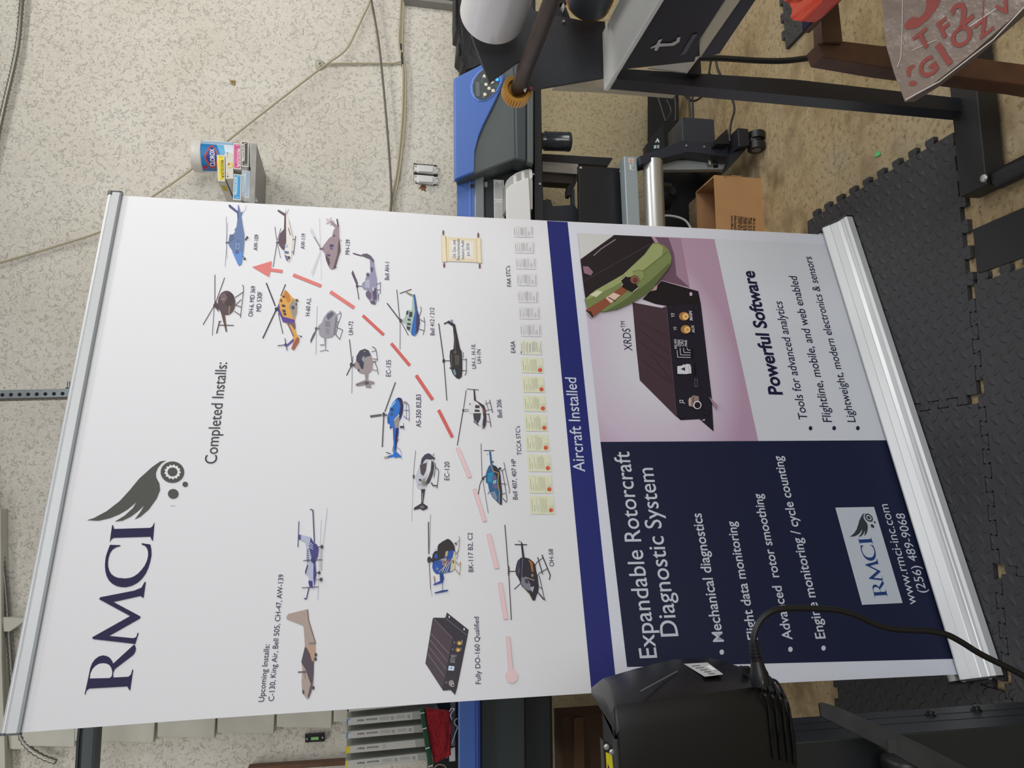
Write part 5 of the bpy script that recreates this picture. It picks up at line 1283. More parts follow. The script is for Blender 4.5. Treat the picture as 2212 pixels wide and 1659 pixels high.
for q, colr, full, lab in quads:
    S = PY(-.50)
    a, b, c_, d = q
    k = 1.25
    b3 = (a[0] + (b[0] - a[0]) * k, a[1] + (b[1] - a[1]) * k); c3 = (d[0] + (c_[0] - d[0]) * k, d[1] + (c_[1] - d[1]) * k)
    ct = thing('ink_cartridge', lab, 'ink cartridge', S.at(*ZR(c3)), 'ink cartridges racked above the printer')
    bm = B(); slab(bm, S, [a, b3, c3, d], .13, ZR); obj('cartridge_body', bm, CART, ct, bevel=.0015)

    def uv(u, v):
        t = Vector((*a, 0)).lerp(Vector((*b, 0)), u); w = Vector((*d, 0)).lerp(Vector((*c_, 0)), u); x = t.lerp(w, v); return (x.x, x.y)
    lb = Pic(S, ZR, .0003)
    lb.poly([uv(-.0, .03), uv(.89, .05), uv(.89, .95), uv(0, .97)], LBL)
    if full:
        lb.poly([uv(.004, .12), uv(.055, .12), uv(.055, .22), uv(.022, .22), uv(.022, .95), uv(.004, .95)], mat('mark_' + colr, CFR[colr], .5))
        for u in (.66, .885 - .045):
            for kx, mm in ((1, '#77756e'), (.72, '#b3b0a6')):
                cc = uv(u - .04 if u < .7 else u, .52); lb.ell(cc, 27 * kx, 32 * kx, mm, 20)
            lb.line([(cc[0] - 14, cc[1] - 18), (cc[0] + 14, cc[1] + 18)], 6, '#77756e')
        for v in (.3, .45, .6): lb.line([uv(.45, v), uv(.58, v)], 6, '#a09d94'); lb.line([uv(.67, v), uv(.79, v)], 6, '#a09d94')
    else:
        lb.poly([uv(0, .03), uv(.05, .03), uv(.05, .97), uv(0, .97)], mat('mark_' + colr, CFR[colr], .5))
        for v in (.2, .35, .5, .65): lb.line([uv(.47, v), uv(.51, v)], 6, '#8f8c84')
    lb.build('cartridge_label', ct)
    bm = B(); text_into(bm, 'PROCOLOUR', S, uv(.41, .36), uv(.265, .36), ZR, .0014, .02, .95); obj('cartridge_lettering', bm, ink('#2e2c2c'), ct, normals=False)
    bm = B(); text_into(bm, 'Roland', S, uv(.232, .36), uv(.148, .36), ZR, .0014, .02, .9); obj('cartridge_lettering', bm, ink('#4a4846'), ct, normals=False)

# red cloth with a green band
S = PY(-.57)
cl = thing('mop_cloth', 'red microfibre mop cloth with a green band lying over the ink rack', 'cloth', S.at(*ZR((1985, 700))))
bm = B(); slab(bm, S, [(1505, 265), (1700, 285), (1965, 320), (1985, 600), (1988, 1110), (1880, 1170), (1680, 1262), (1625, 1000), (1585, 750), (1535, 500)], .02, ZR)
bmesh.ops.subdivide_edges(bm, edges=bm.edges, cuts=3, use_grid_fill=True)
for v in bm.verts: v.co.y -= random.uniform(0, .006)
obj('cloth', bm, mat('red_microfibre', '#96191f', .95, noise=(90, .25), bump=(160, .006)), cl, smooth=80)
bm = B(); slab(bm, PY(-.578), [(1422, 280), (1470, 262), (1508, 268), (1535, 500), (1585, 750), (1660, 1240), (1655, 1310), (1580, 1322), (1520, 960), (1465, 600)], .02, ZR)
obj('green_band', bm, mat('green_webbing', '#1f4a2c', .8), cl, bevel=.004)
for q in ((1425, 350, 1505, 335), (1470, 640, 1545, 615), (1520, 1000, 1600, 975), (1575, 1330, 1660, 1300)):
    bm = B(); tube(bm, [PY(-.583).at(*ZR((q[0], q[1]))), PY(-.583).at(*ZR((q[2], q[3])))], .0016, 6, 1); obj('band_tie', bm, WHITE, cl)
for pts, m in (([(1960, 330), (2000, 260), (2060, 270), (2030, 300), (1985, 380), (2010, 460)], WHITE), ([(2110, 440), (2060, 490), (2075, 560), (2110, 600), (2080, 700), (2010, 900)], LBL), ([(1690, 1350), (1740, 1300), (1810, 1290), (1880, 1320), (1920, 1400)], mat('tan_lead', '#b59a78', .6))):
    bm = B(); tube(bm, [PY(-.5).at(*ZR(q)) for q in pts], .0016, 6, 5); o_ = obj('rack_lead', bm, m, None); o_.parent = rk; o_.location = o_.location - rk.location

# cardboard box under the printer's left end
def open_box(name, label, lo, hi, t=.006, flap=None, mi=BOARD):
    root = thing(name, label, 'box', ((lo[0] + hi[0]) / 2, (lo[1] + hi[1]) / 2, lo[2]))
    x0, y0, z0 = lo; x1, y1, z1 = hi
    for nm, l, h in (('front_panel', (x0, y0, z0), (x1, y0 + t, z1)), ('back_panel', (x0, y1 - t, z0), (x1, y1, z1)), ('side_panel', (x0, y0 + t, z0), (x0 + t, y1 - t, z1)), ('side_panel', (x1 - t, y0 + t, z0), (x1, y1 - t, z1)), ('bottom_panel', (x0 + t, y0 + t, z0), (x1 - t, y1 - t, z0 + t))):
        bm = B(); box(bm, l, h); obj(nm, bm, BOARD_IN if nm != 'front_panel' else mi, root)
    return root


p = PY(-.40).at(1213, 1548)
bx = thing('cardboard_box', 'tall brown cardboard box standing under the printer at far left', 'box', (p.x - .21, -.34, 0))
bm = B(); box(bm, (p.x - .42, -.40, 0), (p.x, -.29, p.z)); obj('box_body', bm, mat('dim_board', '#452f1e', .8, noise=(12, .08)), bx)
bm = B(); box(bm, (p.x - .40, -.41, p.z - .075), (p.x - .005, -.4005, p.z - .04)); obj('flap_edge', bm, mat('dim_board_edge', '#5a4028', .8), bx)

# the open carton in front of the printer stand
F0 = PY(-.755)
tl, bl = F0.at(1543, 378), F0.at(1643, 385)
S = Surf((0, 0, tl.z), (0, 0, 1)); bk = S.at(1493, 433)
cx1 = (tl.x + bl.x) / 2
crt = open_box('cardboard_carton', 'open brown carton with upside-down print standing on the concrete beside the banner', (cx1 - .46, -.755, 0), (cx1, min(bk.y, -.60), tl.z))
for s, a, b in (('3M do Brasil Ltda', (1098, 1640), (1098, 1500)), ('Matriz: Via Anhanguera', (1080, 1650), (1080, 1500)), ('CNPJ 45.985.371', (1062, 1640), (1062, 1500)), ('Fábrica II: Itapetininga', (1045, 1650), (1045, 1498)), ('CNPJ 45.985.371', (1028, 1640), (1028, 1494)), ('Fábrica III: Ribeirão', (1010, 1650), (1010, 1492)), ('CNPJ 45.985.371', (993, 1640), (993, 1490)), ('falecoma3M', (968, 1600), (968, 1484)), ('www.3M.com.br', (946, 1625), (946, 1484))):
    bm = B(); text_into(bm, s, F0, (b[0] + 8, b[1]), (a[0] + 8, a[1]), Z4, .0008, .02, .85)
    obj('carton_lettering', bm, mat('carton_ink', '#3a2a20', .7), crt, normals=False)
bm = B(); slab(bm, F0, [(958, 1206), (1030, 1212), (1030, 1220), (958, 1216)], .001, Z4, .0006); obj('carton_seam', bm, BOARD_IN, crt)

# ------------------------------------------------------------------ small shelf on the wall with wipes and ink cartons
S = PY(-.30)
p = S.at(*ZS((1576, 215))); 
sh = thing('wall_shelf', 'small grey shelf on the stucco wall loaded with ink cartons', 'shelf', (p.x - .2, -.15, p.z))
SHG = mat('shelf_grey', '#9c9a94', .45, noise=(25, .12))
bm = B(); box(bm, (p.x - .42, -.30, p.z - .004), (p.x, -.0, p.z + .014)); obj('shelf_board', bm, SHG, sh)
bm = B()
for xx in (p.x - .20,):
    prism(bm, [(xx - .012, -.002, p.z - .075), (xx - .012, -.002, p.z - .004), (xx - .012, -.20, p.z - .004)], (.024, 0, 0))
obj('shelf_bracket', bm, mat('bracket_dark', '#33363c', .5), sh)
ZF = p.z + .0145


def ink_box(label, q, inner, colr, txt, tcol, a, b, yfront, depth, marks=True, film=None):
    S = PY(yfront)
    P = [S.at(*ZS(v)) for v in q]
    bx_ = thing('ink_carton', label, 'carton', ((P[0].x + P[2].x) / 2, yfront + depth / 2, min(v.z for v in P)), 'ink cartons on the wall shelf')
    bm = B(); slab(bm, S, q, depth, ZS); obj('carton_body', bm, mat('carton_white', '#dcd9d0', .55), bx_)
    lb = Pic(S, ZS, .0004)
    lb.poly(inner, mat('carton_' + colr.lstrip('#'), colr, .5))
    if marks:
        i0, i1, i2, i3 = inner
        for f in (.035, .93):
            xa = i0[0] + (i3[0] - i0[0]) * f; ya = i0[1] + (i3[1] - i0[1]) * f
            lb.line([(xa + .25 * (i1[0] - i0[0]), ya + 10), (xa + .85 * (i1[0] - i0[0]), ya + 14)], 7, tcol)
        lb.line([(i0[0] + (i1[0] - i0[0]) * .3, i0[1] + 110), (i3[0] + (i2[0] - i3[0]) * .3, i3[1] - 110)] if film is None else [(i0[0] + 6, i0[1] + 60), (i3[0] + 6, i3[1] - 60)], 5, tcol)
    lb.build('carton_print', bx_)
    if txt:
        bm = B(); text_into(bm, txt, S, a, b, ZS, .0011, .018, .84); obj('carton_lettering', bm, ink(tcol), bx_, normals=False)
    return bx_


ink_box('light blue ink carton at the bottom of the stack inside a clear bag', [(1268, 792), (1447, 832), (1434, 1442), (1263, 1388)], [(1300, 830), (1425, 850), (1412, 1400), (1285, 1370)], '#8ab8e2', 'PROCOLOUR', '#d5e6f4', (1345, 1290), (1362, 880), -.275, .22, film=1)
ink_box('bright blue ink carton lying on the bagged light blue one', [(1090, 885), (1262, 905), (1245, 1480), (1070, 1470)], [(1108, 905), (1240, 920), (1225, 1452), (1090, 1440)], '#2f9bd6', 'PROCOLOUR', '#e4f0f6', (1163, 1355), (1176, 955), -.285, .23)
ink_box('dark grey ink carton under the pink one', [(1256, 150), (1425, 160), (1420, 735), (1265, 722)], [(1272, 172), (1402, 182), (1398, 706), (1280, 696)], '#4a4640', 'PROCOLOUR', '#e6e4dc', (1335, 602), (1335, 212), -.285, .23)
pk = ink_box('pink ink carton on top of the dark grey one', [(1080, 205), (1245, 210), (1250, 790), (1085, 775)], [(1096, 226), (1228, 232), (1232, 765), (1100, 752)], '#cf4a86', 'PROCOLOUR', '#f2e4ea', (1165, 322), (1167, 720), -.285, .23)
wb = ink_box('plain white carton with a yellow logo between the yellow and blue cartons', [(902, 418), (1078, 418), (1078, 998), (912, 1000)], [(905, 420), (1075, 420), (1074, 994), (915, 996)], '#d9d6cb', None, '#888888', 0, 0, -.28, .22, marks=False)
lb = Pic(PY(-.28), ZS, .0009)
lb.ell((948, 420), 16, 16, '#6a6048'); lb.ell((952, 944), 16, 18, '#4a4434'); lb.ell((948, 470), 14, 12, '#b9b6aa', 14); lb.ell((948, 498), 14, 12, '#b9b6aa', 14)
lb.poly([(940, 670), (975, 640), (1050, 640), (1075, 690), (1060, 740), (1030, 758), (940, 752), (940, 735), (1020, 735), (1045, 700), (1030, 668), (960, 690)], '#e0bf4a'); lb.poly([(950, 660), (1000, 635), (985, 700), (955, 690)], '#a8742c'); lb.line([(950, 770), (985, 800)], 14, '#d8d29a'); lb.line([(945, 865), (950, 905)], 8, '#8a867a')
lb.build('carton_print', wb)
yb = ink_box('yellow ink carton lying topmost on the shelf stack', [(706, 460), (885, 472), (893, 1055), (732, 1048)], [(732, 482), (866, 492), (876, 1028), (752, 1022)], '#f0dc34', 'PROCOLOUR', '#4a4420', (797, 578), (814, 978), -.275, .25)
bm = B(); pt = PY(-.275).at(*ZS((893, 1055))); pz = PY(-.275).at(*ZS((732, 1048)))
box(bm, (pt.x - .0006, -.235, pt.z + .004), (pt.x + .0005, -.18, pz.z - .004)); obj('carton_band', bm, mat('carton_yellow_side', '#c8b428', .5), yb)
text_s = Surf((pt.x, 0, 0), (-1, 0, 0))

# the wipes canister: labels are wrapped on its curved side
S = PY(-.15)
c0 = PY(-.15).at(*ZS((330, 490)))
top, bot = PY(-.15).at(*ZS((170, 480))).z, PY(-.15).at(*ZS((1082, 520))).z
rl, rr = PY(-.15).at(*ZS((300, 148))).x, PY(-.15).at(*ZS((300, 828))).x
CR = abs(rl - rr) / 2 * .985; ccx = (rl + rr) / 2; ccy = -.15
can = thing('wipes_canister', 'white-lidded blue canister of disinfecting wipes standing behind the ink cartons', 'canister', (ccx, ccy, bot))


class CylS(Surf):
    """the curved side of the canister"""

    def at(self, px, py, o=0.0):
        d = ray(px, py); a = d.x ** 2 + d.y ** 2; ex, ey = EYE.x - ccx, EYE.y - ccy; r = CR + o
        b = 2 * (ex * d.x + ey * d.y); c = ex * ex + ey * ey - r * r
        t = (-b - math.sqrt(max(0.0, b * b - 4 * a * c))) / (2 * a)
        return EYE + d * t


CS = CylS((ccx, ccy - CR, 0), (0, -1, 0))
hh = bot - top
lidz = PY(-.15 - CR).at(*ZS((332, 480))).z
bm = B(); lathe(bm, (ccx, ccy, bot), (0, 0, 1), [(0, CR), (lidz - bot, CR)], 48); obj('canister_body', bm, mat('canister_white', '#dfe3e6', .35), can, smooth=50)
bm = B(); lathe(bm, (ccx, ccy, lidz), (0, 0, 1), [(0, CR * 1.0), (.001, CR * 1.035), ((top - lidz) * .55, CR * 1.03), ((top - lidz) * .8, CR * .985), ((top - lidz) * .96, CR * .93), (top - lidz, CR * .86)], 48); obj('canister_lid', bm, mat('lid_white', '#d9d5cc', .4), can, smooth=30)


def curved(pts, m, o, name, c=ZS):
    bm = B(); P = [PY(ccy - CR).at(*c(q)) for q in pts]
    vs = [bm.verts.new(p) for p in P]
    for t in tessellate_polygon([P]):
        if len(set(t)) == 3: bm.faces.new([vs[i] for i in t])
    for _ in range(4):
        es = [e for e in bm.edges if e.calc_length() > .007]
        if es: bmesh.ops.subdivide_edges(bm, edges=es, cuts=1); bmesh.ops.triangulate(bm, faces=bm.faces)
    for v in bm.verts:
        d = RM.inverted() @ (v.co - EYE); k = FPX / -d.z
        q = (CX + d.x * k, CY - d.y * k); v.co = CS.at(*q, o)
    for g in bm.faces:
        g.normal_update()
        if g.normal.y > 0: g.normal_flip()
    return obj(name, bm, m, can, normals=False)


curved([(340, 205), (700, 232), (760, 370), (830, 600), (860, 830), (400, 826), (360, 640), (338, 400)], mat('label_blue', '#1f79b8', .4), .0006, 'canister_label')
curved([(700, 232), (760, 370), (830, 600), (860, 830), (1078, 840), (1078, 250)], mat('label_white', '#d7e4ec', .4), .0006, 'canister_label')
curved([(700, 232), (860, 242), (900, 420), (820, 560), (760, 370)], mat('label_sky', '#6ab4dc', .4), .0008, 'canister_label')
curved([(372, 150), (1070, 190), (1070, 240), (350, 196)], mat('label_pale', '#9cbcd8', .4), .0006, 'canister_label')
curved([(420, 490), (545, 262), (600, 252), (640, 268), (740, 440), (755, 500), (690, 770), (640, 778), (570, 760), (440, 560)], mat('label_red', '#c8452e', .4), .0011, 'canister_badge')
curved([(462, 495), (560, 290), (600, 284), (630, 296), (712, 450), (716, 500), (660, 735), (632, 740), (590, 725), (475, 545)], mat('label_navy', '#1f3f9a', .4), .0014, 'canister_badge')
bm = B(); text_into(bm, 'CLOROX', PY(ccy - CR), (668, 720), (650, 325), ZS, 0, .03, .70)
for v in bm.verts:
    d = RM.inverted() @ (v.co - EYE); k = FPX / -d.z; v.co = CS.at(CX + d.x * k, CY - d.y * k, .0019)
obj('canister_lettering', bm, WHITE, can, normals=False)
curved([(390 + 0, 745)] + [(452 + 60 * math.cos(a), 742 + 42 * math.sin(a)) for a in [math.pi + .5 * i for i in range(1, 12)]], mat('label_crimson', '#b8304a', .4), .001, 'canister_badge')
# clear bag around the lower carton and over the shelf edge
S = PY(-.295)
film = bpy.data.materials.new('clear_film'); film.use_nodes = True
b_ = film.node_tree.nodes['Principled BSDF']; b_.inputs['Base Color'].default_value = (.8, .82, .84, 1); b_.inputs['Roughness'].default_value = .25; b_.inputs['Alpha'].default_value = .22
bm = B()
out = [(1255, 740), (1350, 745), (1470, 830), (1560, 1120), (1575, 1380), (1612, 1490), (1480, 1520), (1340, 1500), (1262, 1450)]
slab(bm, S, out, .012, ZS)
bmesh.ops.subdivide_edges(bm, edges=bm.edges, cuts=2, use_grid_fill=True)
for v in bm.verts: v.co += Vector((random.uniform(-.003, .003), random.uniform(-.006, .004), random.uniform(-.003, .003)))
obj('clear_bag', bm, film, label='crumpled clear plastic bag around the light blue ink carton', cat='plastic bag', smooth=80)
bm = B(); slab(bm, PY(-.292), [(1440, 200), (1570, 212), (1572, 700), (1545, 760), (1445, 740)], .20, ZS)
obj('grey_pouch', bm, mat('pouch_grey', '#a5a196', .5, noise=(40, .2), bump=(60, .006)), label='flat grey pouch on the shelf under the dark grey carton', cat='pouch', bevel=.004)

# ------------------------------------------------------------------ laminator running along the right, coming towards the camera
LY = -1.73
LP = PY(LY)
PLATE = mat('worn_black_plate', '#2b2d31', .5, noise=(12, .25), bump=(140, .0006))
lam = thing('laminator', 'black laminator on a T-foot stand with white roll and yellow knob at right', 'laminator', Vector((.9, -2.2, 0)))
part('end_plate', LP, [(250, 482), (500, 1155), (925, 848), (820, 1210), (1115, 1250), (2150, 1076), (2128, 300), (1800, 285), (1572, 242), (1330, 214), (1120, 140), (1000, -420), (280, -420)], .008, PLATE, Z7, lam)
part('plate_bolts', PY(LY - .004), [(1532, 280), (1548, 274), (1564, 286), (1564, 304), (1548, 312), (1532, 302)], .004, YOKE, Z7, lam)
part('plate_tab', PY(LY - .001), [(1062, 1228), (1090, 1212), (1118, 1238), (1092, 1256)], .003, mat('red_tab', '#a8303c', .5), Z7, lam)
part('rear_bracket', PY(LY + .05), [(1060, -200), (1150, -200), (1150, 180), (1050, 180), (1075, 60)], .03, BLK, Z7, lam)
part('rear_bracket', PY(LY + .05), [(1385, 100), (1580, 100), (1640, 260), (1390, 225)], .03, BLK, Z7, lam)
part('rear_bracket', PY(LY + .05), [(1440, -100), (1600, -100), (1590, 40), (1440, 40)], .03, BLK, Z7, lam)
part('wing_nut', PY(LY + .04), [(1510, 95), (1530, 80), (1530, 50), (1550, 45), (1560, 90), (1545, 150), (1530, 115)], .01, LIGHTST, Z7, lam)


def axial(name, c, rpx, y0, y1, m, extra=None, seg=48, parent=lam):
    """roller running along the machine: far end centred on photo point c"""
    S = PY(y0); p = S.at(*Z7(c)); r = (S.at(Z7(c)[0] + rpx / 6.506, Z7(c)[1]) - p).length * .985
    bm = B(); cyl(bm, p, p + Vector((0, y1 - y0, 0)), r, seg=seg)
    return obj(name, bm, m, parent, smooth=50), p, r


ro, p, r = axial('laminate_roll', (545, 195), 452, LY - .05, -2.75, mat('white_film_roll', '#d6d4d6', .22, coat=.3))
cr_, p, r = axial('copper_collar', (1890, 0), 318, LY - .035, LY - .06, mat('copper', '#b87a34', .3, metal=.8))
dr, p, r = axial('rubber_roller', (1895, 0), 300, LY - .055, -2.75, mat('blue_black_rubber', '#353a40', .38))
bm = B(); a = PY(LY - .01).at(*Z7((900, 1220))); b = PY(LY - .01).at(*Z7((905, 1215)))
p0 = PY(LY + .02).at(*Z7((892, 1265))); q = PY(LY - .45); p1 = q.at(*Z7((1640, -780)))
lathe(bm, p0, (0, -1, 0), [(0, .0118), (.012, .0145), (.9, .0145)], 24); obj('tension_rod', bm, mat('rusty_rod', '#3a2a24', .45, metal=.4, noise=(18, .4)), lam, smooth=50)
bm = B(); d0 = Vector((0, 1, 0)); kp = p0 + Vector((0, -.006, 0))
n = 30
outer = []
for i in range(n * 2):
    a_ = math.pi * i / n; rr = .0300 if i % 2 else .0265
    outer.append(kp + Vector((math.cos(a_) * rr, 0, math.sin(a_) * rr)))
ring_f = [bm.verts.new(v) for v in outer]; ring_b = [bm.verts.new(v + Vector((0, .024, 0))) for v in outer]
inn_f = [bm.verts.new(kp + (v - kp).normalized() * .0205) for v in outer]; inn_b = [bm.verts.new(kp + (v - kp).normalized() * .0205 + Vector((0, .014, 0))) for v in outer]
N = len(outer)
for i in range(N):
    j = (i + 1) % N
    bm.faces.new((ring_f[i], ring_f[j], ring_b[j], ring_b[i])); bm.faces.new((ring_f[j], ring_f[i], inn_f[i], inn_f[j])); bm.faces.new((inn_f[i], inn_b[i], inn_b[j], inn_f[j]))
bm.faces.new(ring_b); bm.faces.new(inn_b[::-1])
obj('adjusting_knob', bm, mat('ochre_plastic', '#c8923c', .4), lam, label='ribbed ochre yellow knob')
part('knob_chip', PY(LY - .006), [(972, 1240), (1030, 1243), (1012, 1290)], .004, WHITE, Z7, lam)

# silver feed table, black front panel with a pale letter, cream beam, black lower beam
e0, e1 = LP.at(1308, 72), LP.at(1313, 197)
zt = (e0.z + e1.z) / 2 + .008
bm = B(); box(bm, (e1.x, -2.9, zt - .010), (e0.x, LY, zt)); obj('feed_table', bm, mat('silver_table', '#d6d6d2', .4), lam, bevel=.002)
XF = e1.x + .012
S = PX(XF)
bm = B(); slab(bm, S, [(1345, 150), (1500, 133), (1512, 84), (1566, 0), (1680, -170), (1560, -220), (1432, -15)], .02, FULL); fp = obj('front_panel', bm, mat('front_black', '#1c1d21', .45), lam)
S2 = PX(XF - .001)
lb = Pic(S2, Z4, .0003)
PALE = mat('pale_lettering', '#b9bab6', .5)
lb.poly([(398, 318), (462, 272), (470, 280), (540, 318), (585, 300), (590, 268), (604, 250), (606, 282), (592, 320), (545, 345), (460, 300), (445, 318), (450, 345), (432, 350), (425, 325), (402, 330)] if False else [(396, 330), (440, 306), (455, 275), (482, 268), (464, 300), (540, 298), (575, 282), (585, 258), (606, 254), (600, 288), (560, 315), (460, 322), (445, 350), (425, 348), (432, 326), (405, 335)], PALE)
lb.poly([(690, 238), (724, 234), (640, 372), (602, 384)], mat('panel_badge', '#5d6064', .4, metal=.4))
lb.build('panel_lettering', lam)
S = PX(XF + .004)
bm = B(); slab(bm, S, [(1512, 124), (1510, 82), (1563, -2), (1660, -150), (1700, -150), (1599, 0)], .03, FULL); obj('lower_rail', bm, mat('cream_rail', '#c2b9a2', .5), lam)
bm = B(); slab(bm, PX(XF + .02), [(1514, 125), (1554, 116), (1632, 0), (1740, -160), (1700, -160), (1598, 0)], .04, FULL); obj('lower_beam', bm, FRAME, lam)
part('pale_wedge', PY(LY - .02), [(386, 468), (600, 420), (742, 385), (655, 500)], .004, LIGHTST, Z4, lam)  # thin pale triangle under the far end of the front panel
part('cable_port', PY(LY - .015), [(655, 505), (700, 300), (735, 262), (745, 395), (750, 515)], .01, BLK, Z4, lam)
part('rear_post', PY(LY + .10), [(1196, 172), (1282, 164), (1470, 184), (1461, 203), (1282, 189), (1196, 186)], .02, mat('cream_post', '#b5ab94', .55), FULL, lam)
bt_ = LP.at(2085, 226)
tp_ = LP.at(1345, 152)
bm = B(); prism(bm, [LP.at(1332, 171), LP.at(1338, 148), LP.at(1720, 172), LP.at(2100, 215), LP.at(2104, 243), LP.at(1720, 207)], (0, .04, 0)); obj('stand_post', bm, FRAME, lam)
zb = .058
f0 = PZ(zb).at(2106, 415); f1 = PZ(zb).at(2068, 166)
x0_, x1_ = PZ(zb).at(2110, 408).x, PZ(zb).at(2085, 60).x + .25
bm = B(); box(bm, (x0_, LY - .045, .008), (x1_, LY + .03, zb)); obj('stand_foot', bm, mat('foot_black', '#1c1c1e', .5), lam, bevel=.002)
bm = B(); pq = Vector((x0_ + .012, LY - .05, .028)); cyl(bm, pq, pq + Vector((0, -.16, 0)), .022, seg=20); obj('foot_leveller', bm, BLK, lam, smooth=50)
bm = B(); lathe(bm, PZ(zb).at(2126, 385), (0, 0, 1), [(0, .009), (.004, .008), (.006, .004)], 12); obj('foot_bolt', bm, YOKE, lam, smooth=50)

# black soft cover beyond the laminator
bm = B(); slab(bm, PY(-.50), [(985, -80), (983, 40), (984, 66), (991, 72), (988, 116), (998, 128), (998, 146), (1006, 152), (1046, 138), (1110, 120), (1110, -80)], .10)
bmesh.ops.subdivide_edges(bm, edges=bm.edges, cuts=2, use_grid_fill=True)
for v in bm.verts: v.co.y -= random.uniform(0, .012)
sc = obj('soft_case', bm, mat('black_nylon', '#1e1e20', .6, bump=(50, .004)), label='black soft case standing on the printer beyond the laminator', cat='case', smooth=70, bevel=.004)

# cables around the stand
for nm, pts, r_, S, lab in (('power_cable', [(1470, 116), (1485, 124), (1560, 126), (1640, 131), (1700, 131), (1772, 122), (1860, 112), (1960, 100)], .0075, PY(-1.45), 'thick black cord hanging from the laminator down behind the wooden stool'),
                            ('thin_cable', [(1545, 120), (1549, 145), (1556, 162), (1572, 192), (1583, 218), (1586, 240), (1580, 262), (1576, 290), (1577, 305)], .004, PY(-.82), 'thin black cord trailing across the concrete to the printer foot')):
    bm = B(); tube(bm, [S.at(*q) for q in pts], r_, 10, 8); obj(nm, bm, BLK, label=lab, cat='cord', smooth=60)
cbn = thing('cord_cluster', 'cluster of looping black cords behind the laminator stand post', 'cord', PY(-.55).at(1500, 200))
for pts in ([(1475, 195), (1490, 205), (1505, 205), (1522, 190), (1530, 165), (1536, 130)], [(1478, 205), (1495, 218), (1512, 212), (1527, 195), (1535, 160)], [(1488, 180), (1489, 225), (1491, 260)], [(1495, 180), (1496, 225), (1497, 260)], [(1472, 185), (1478, 200), (1490, 212)], [(1440, 215), (1450, 240), (1440, 262)], [(1418, 200), (1428, 230), (1438, 262)], [(1458, 210), (1460, 235), (1459, 262)]):
    bm = B(); tube(bm, [PY(-.55).at(*q) for q in pts], .0042, 8, 6); obj('cord_strand', bm, BLK, cbn, smooth=60)

# ------------------------------------------------------------------ wooden stool with the bags on it
WOOD = mat('red_brown_wood', '#4f3220', .55, noise=(22, .3))
so = thing('wooden_stool', 'red-brown wooden stool at the lower right corner', 'stool', Vector((1.0, -1.9, 0)))
SL = PY(-1.93)
bm = B(); pp = [SL.at(*q) for q in ((1766, 93), (1776, 122), (1914, 146), (2212, 184), (2420, 212), (2420, 160), (2212, 138), (1914, 99), (1823, 88))]
prism(bm, pp, (0, .04, 0))
for v in bm.verts:
    if v.co.z < 0: v.co.z = 0
obj('leg', bm, WOOD, so, bevel=.003)
bm = B(); prism(bm, [PY(-1.94).at(*q) for q in ((1777, 90), (1822, 92), (1813, 10), (1800, -90), (1760, -90), (1774, 30))], (0, .03, 0)); obj('rail', bm, WOOD, so, bevel=.003)
c1 = PY(-1.945).at(1737, 72); z1 = c1.z
zl = PY(-1.945).at(1749, 74).z
bm = B(); box(bm, (c1.x, -2.75, zl), (c1.x + .42, -1.945, z1)); obj('seat', bm, WOOD, so, bevel=.003)
bm = B(); box(bm, (c1.x + .004, -2.75, z1), (c1.x + .42, -1.947, z1 + .004)); obj('seat_pad', bm, mat('violet_blue_cloth', '#2e2f4e', .85), so)
SZ = PZ(z1 + .035)
bm = B(); pts = [(1684, -50), (1696, 0), (1710, 12), (1713, 44), (1737, 46), (1790, -4), (1830, -50)]
prism(bm, [SZ.at(*q) for q in pts], (0, 0, -.026))
bmesh.ops.subdivide_edges(bm, edges=bm.edges, cuts=3, use_grid_fill=True)
for v in bm.verts: v.co += Vector((0, 0, random.uniform(0, .006)))
obj('orange_bag', bm, mat('orange_red_plastic', '#d8452a', .4), label='orange-red plastic bag lying on the wooden stool seat', cat='plastic bag', smooth=60)
# clear sleeve with red lettering
PB = Surf(SZ.at(2000, 150) + Vector((0, 0, .05)), (-.25, -.35, .9))
pbm = mat('milky_film', '#86766b', .28, coat=.4, bump=(26, .006))
pk_ = thing('printed_plastic_bag', 'clear plastic sleeve with faded red lettering hanging over the wooden stool', 'plastic bag', PB.at(2000, 100))
bm = B(); slab(bm, PB, [(1897, -90), (1906, 10), (1914, 98), (1932, 160), (1955, 220), (1962, 216), (2010, 186), (2100, 115), (2212, 16), (2330, -90)], .022)
obj('sleeve', bm, pbm, pk_, bevel=.006)
lb = Pic(PB, Z5, .0006)
RL = mat('faded_red', '#8c3a30', .5)
lb.poly([(1510, 0), (1480, 70), (1410, 160), (1310, 235), (1225, 245), (1205, 215), (1240, 165), (1280, 140), (1330, 150), (1380, 100), (1395, 40), (1390, 0), (1380, -60), (1500, -60)], RL)
lb.line([(1195, -20), (1190, 260), (1180, 480), (1150, 560)], 6, mat('film_crease', '#c9c0ba', .3)); lb.line([(1740, 230), (1990, 60)], 8, mat('film_crease', '#c9c0ba', .3)); lb.line([(1270, 420), (1480, 330)], 5, mat('film_crease', '#c9c0ba', .3)); lb.line([(1220, 830), (1500, 680), (1950, 330), (2207, 60)], 9, mat('film_crease', '#c9c0ba', .3)); lb.line([(1870, 0), (1850, 330)], 6, RL)
lb.build('sleeve_print', pk_)
for s, a, b in (('T', (1335, 435), (1450, 348)), ('F', (1535, 318), (1615, 258)), ('2', (1665, 238), (1790, 142)), ('V', (2010, 150), (2115, 70)), ('G', (1372, 672), (1500, 572)), ('I', (1568, 545), (1608, 512)), ('O', (1640, 425), (1800, 300)), ('Z', (1835, 330), (1960, 232))):
    bm = B(); text_into(bm, s, PB, a, b, Z5, .0012, .03, 1.0); obj('sleeve_lettering', bm, RL, pk_, normals=False)
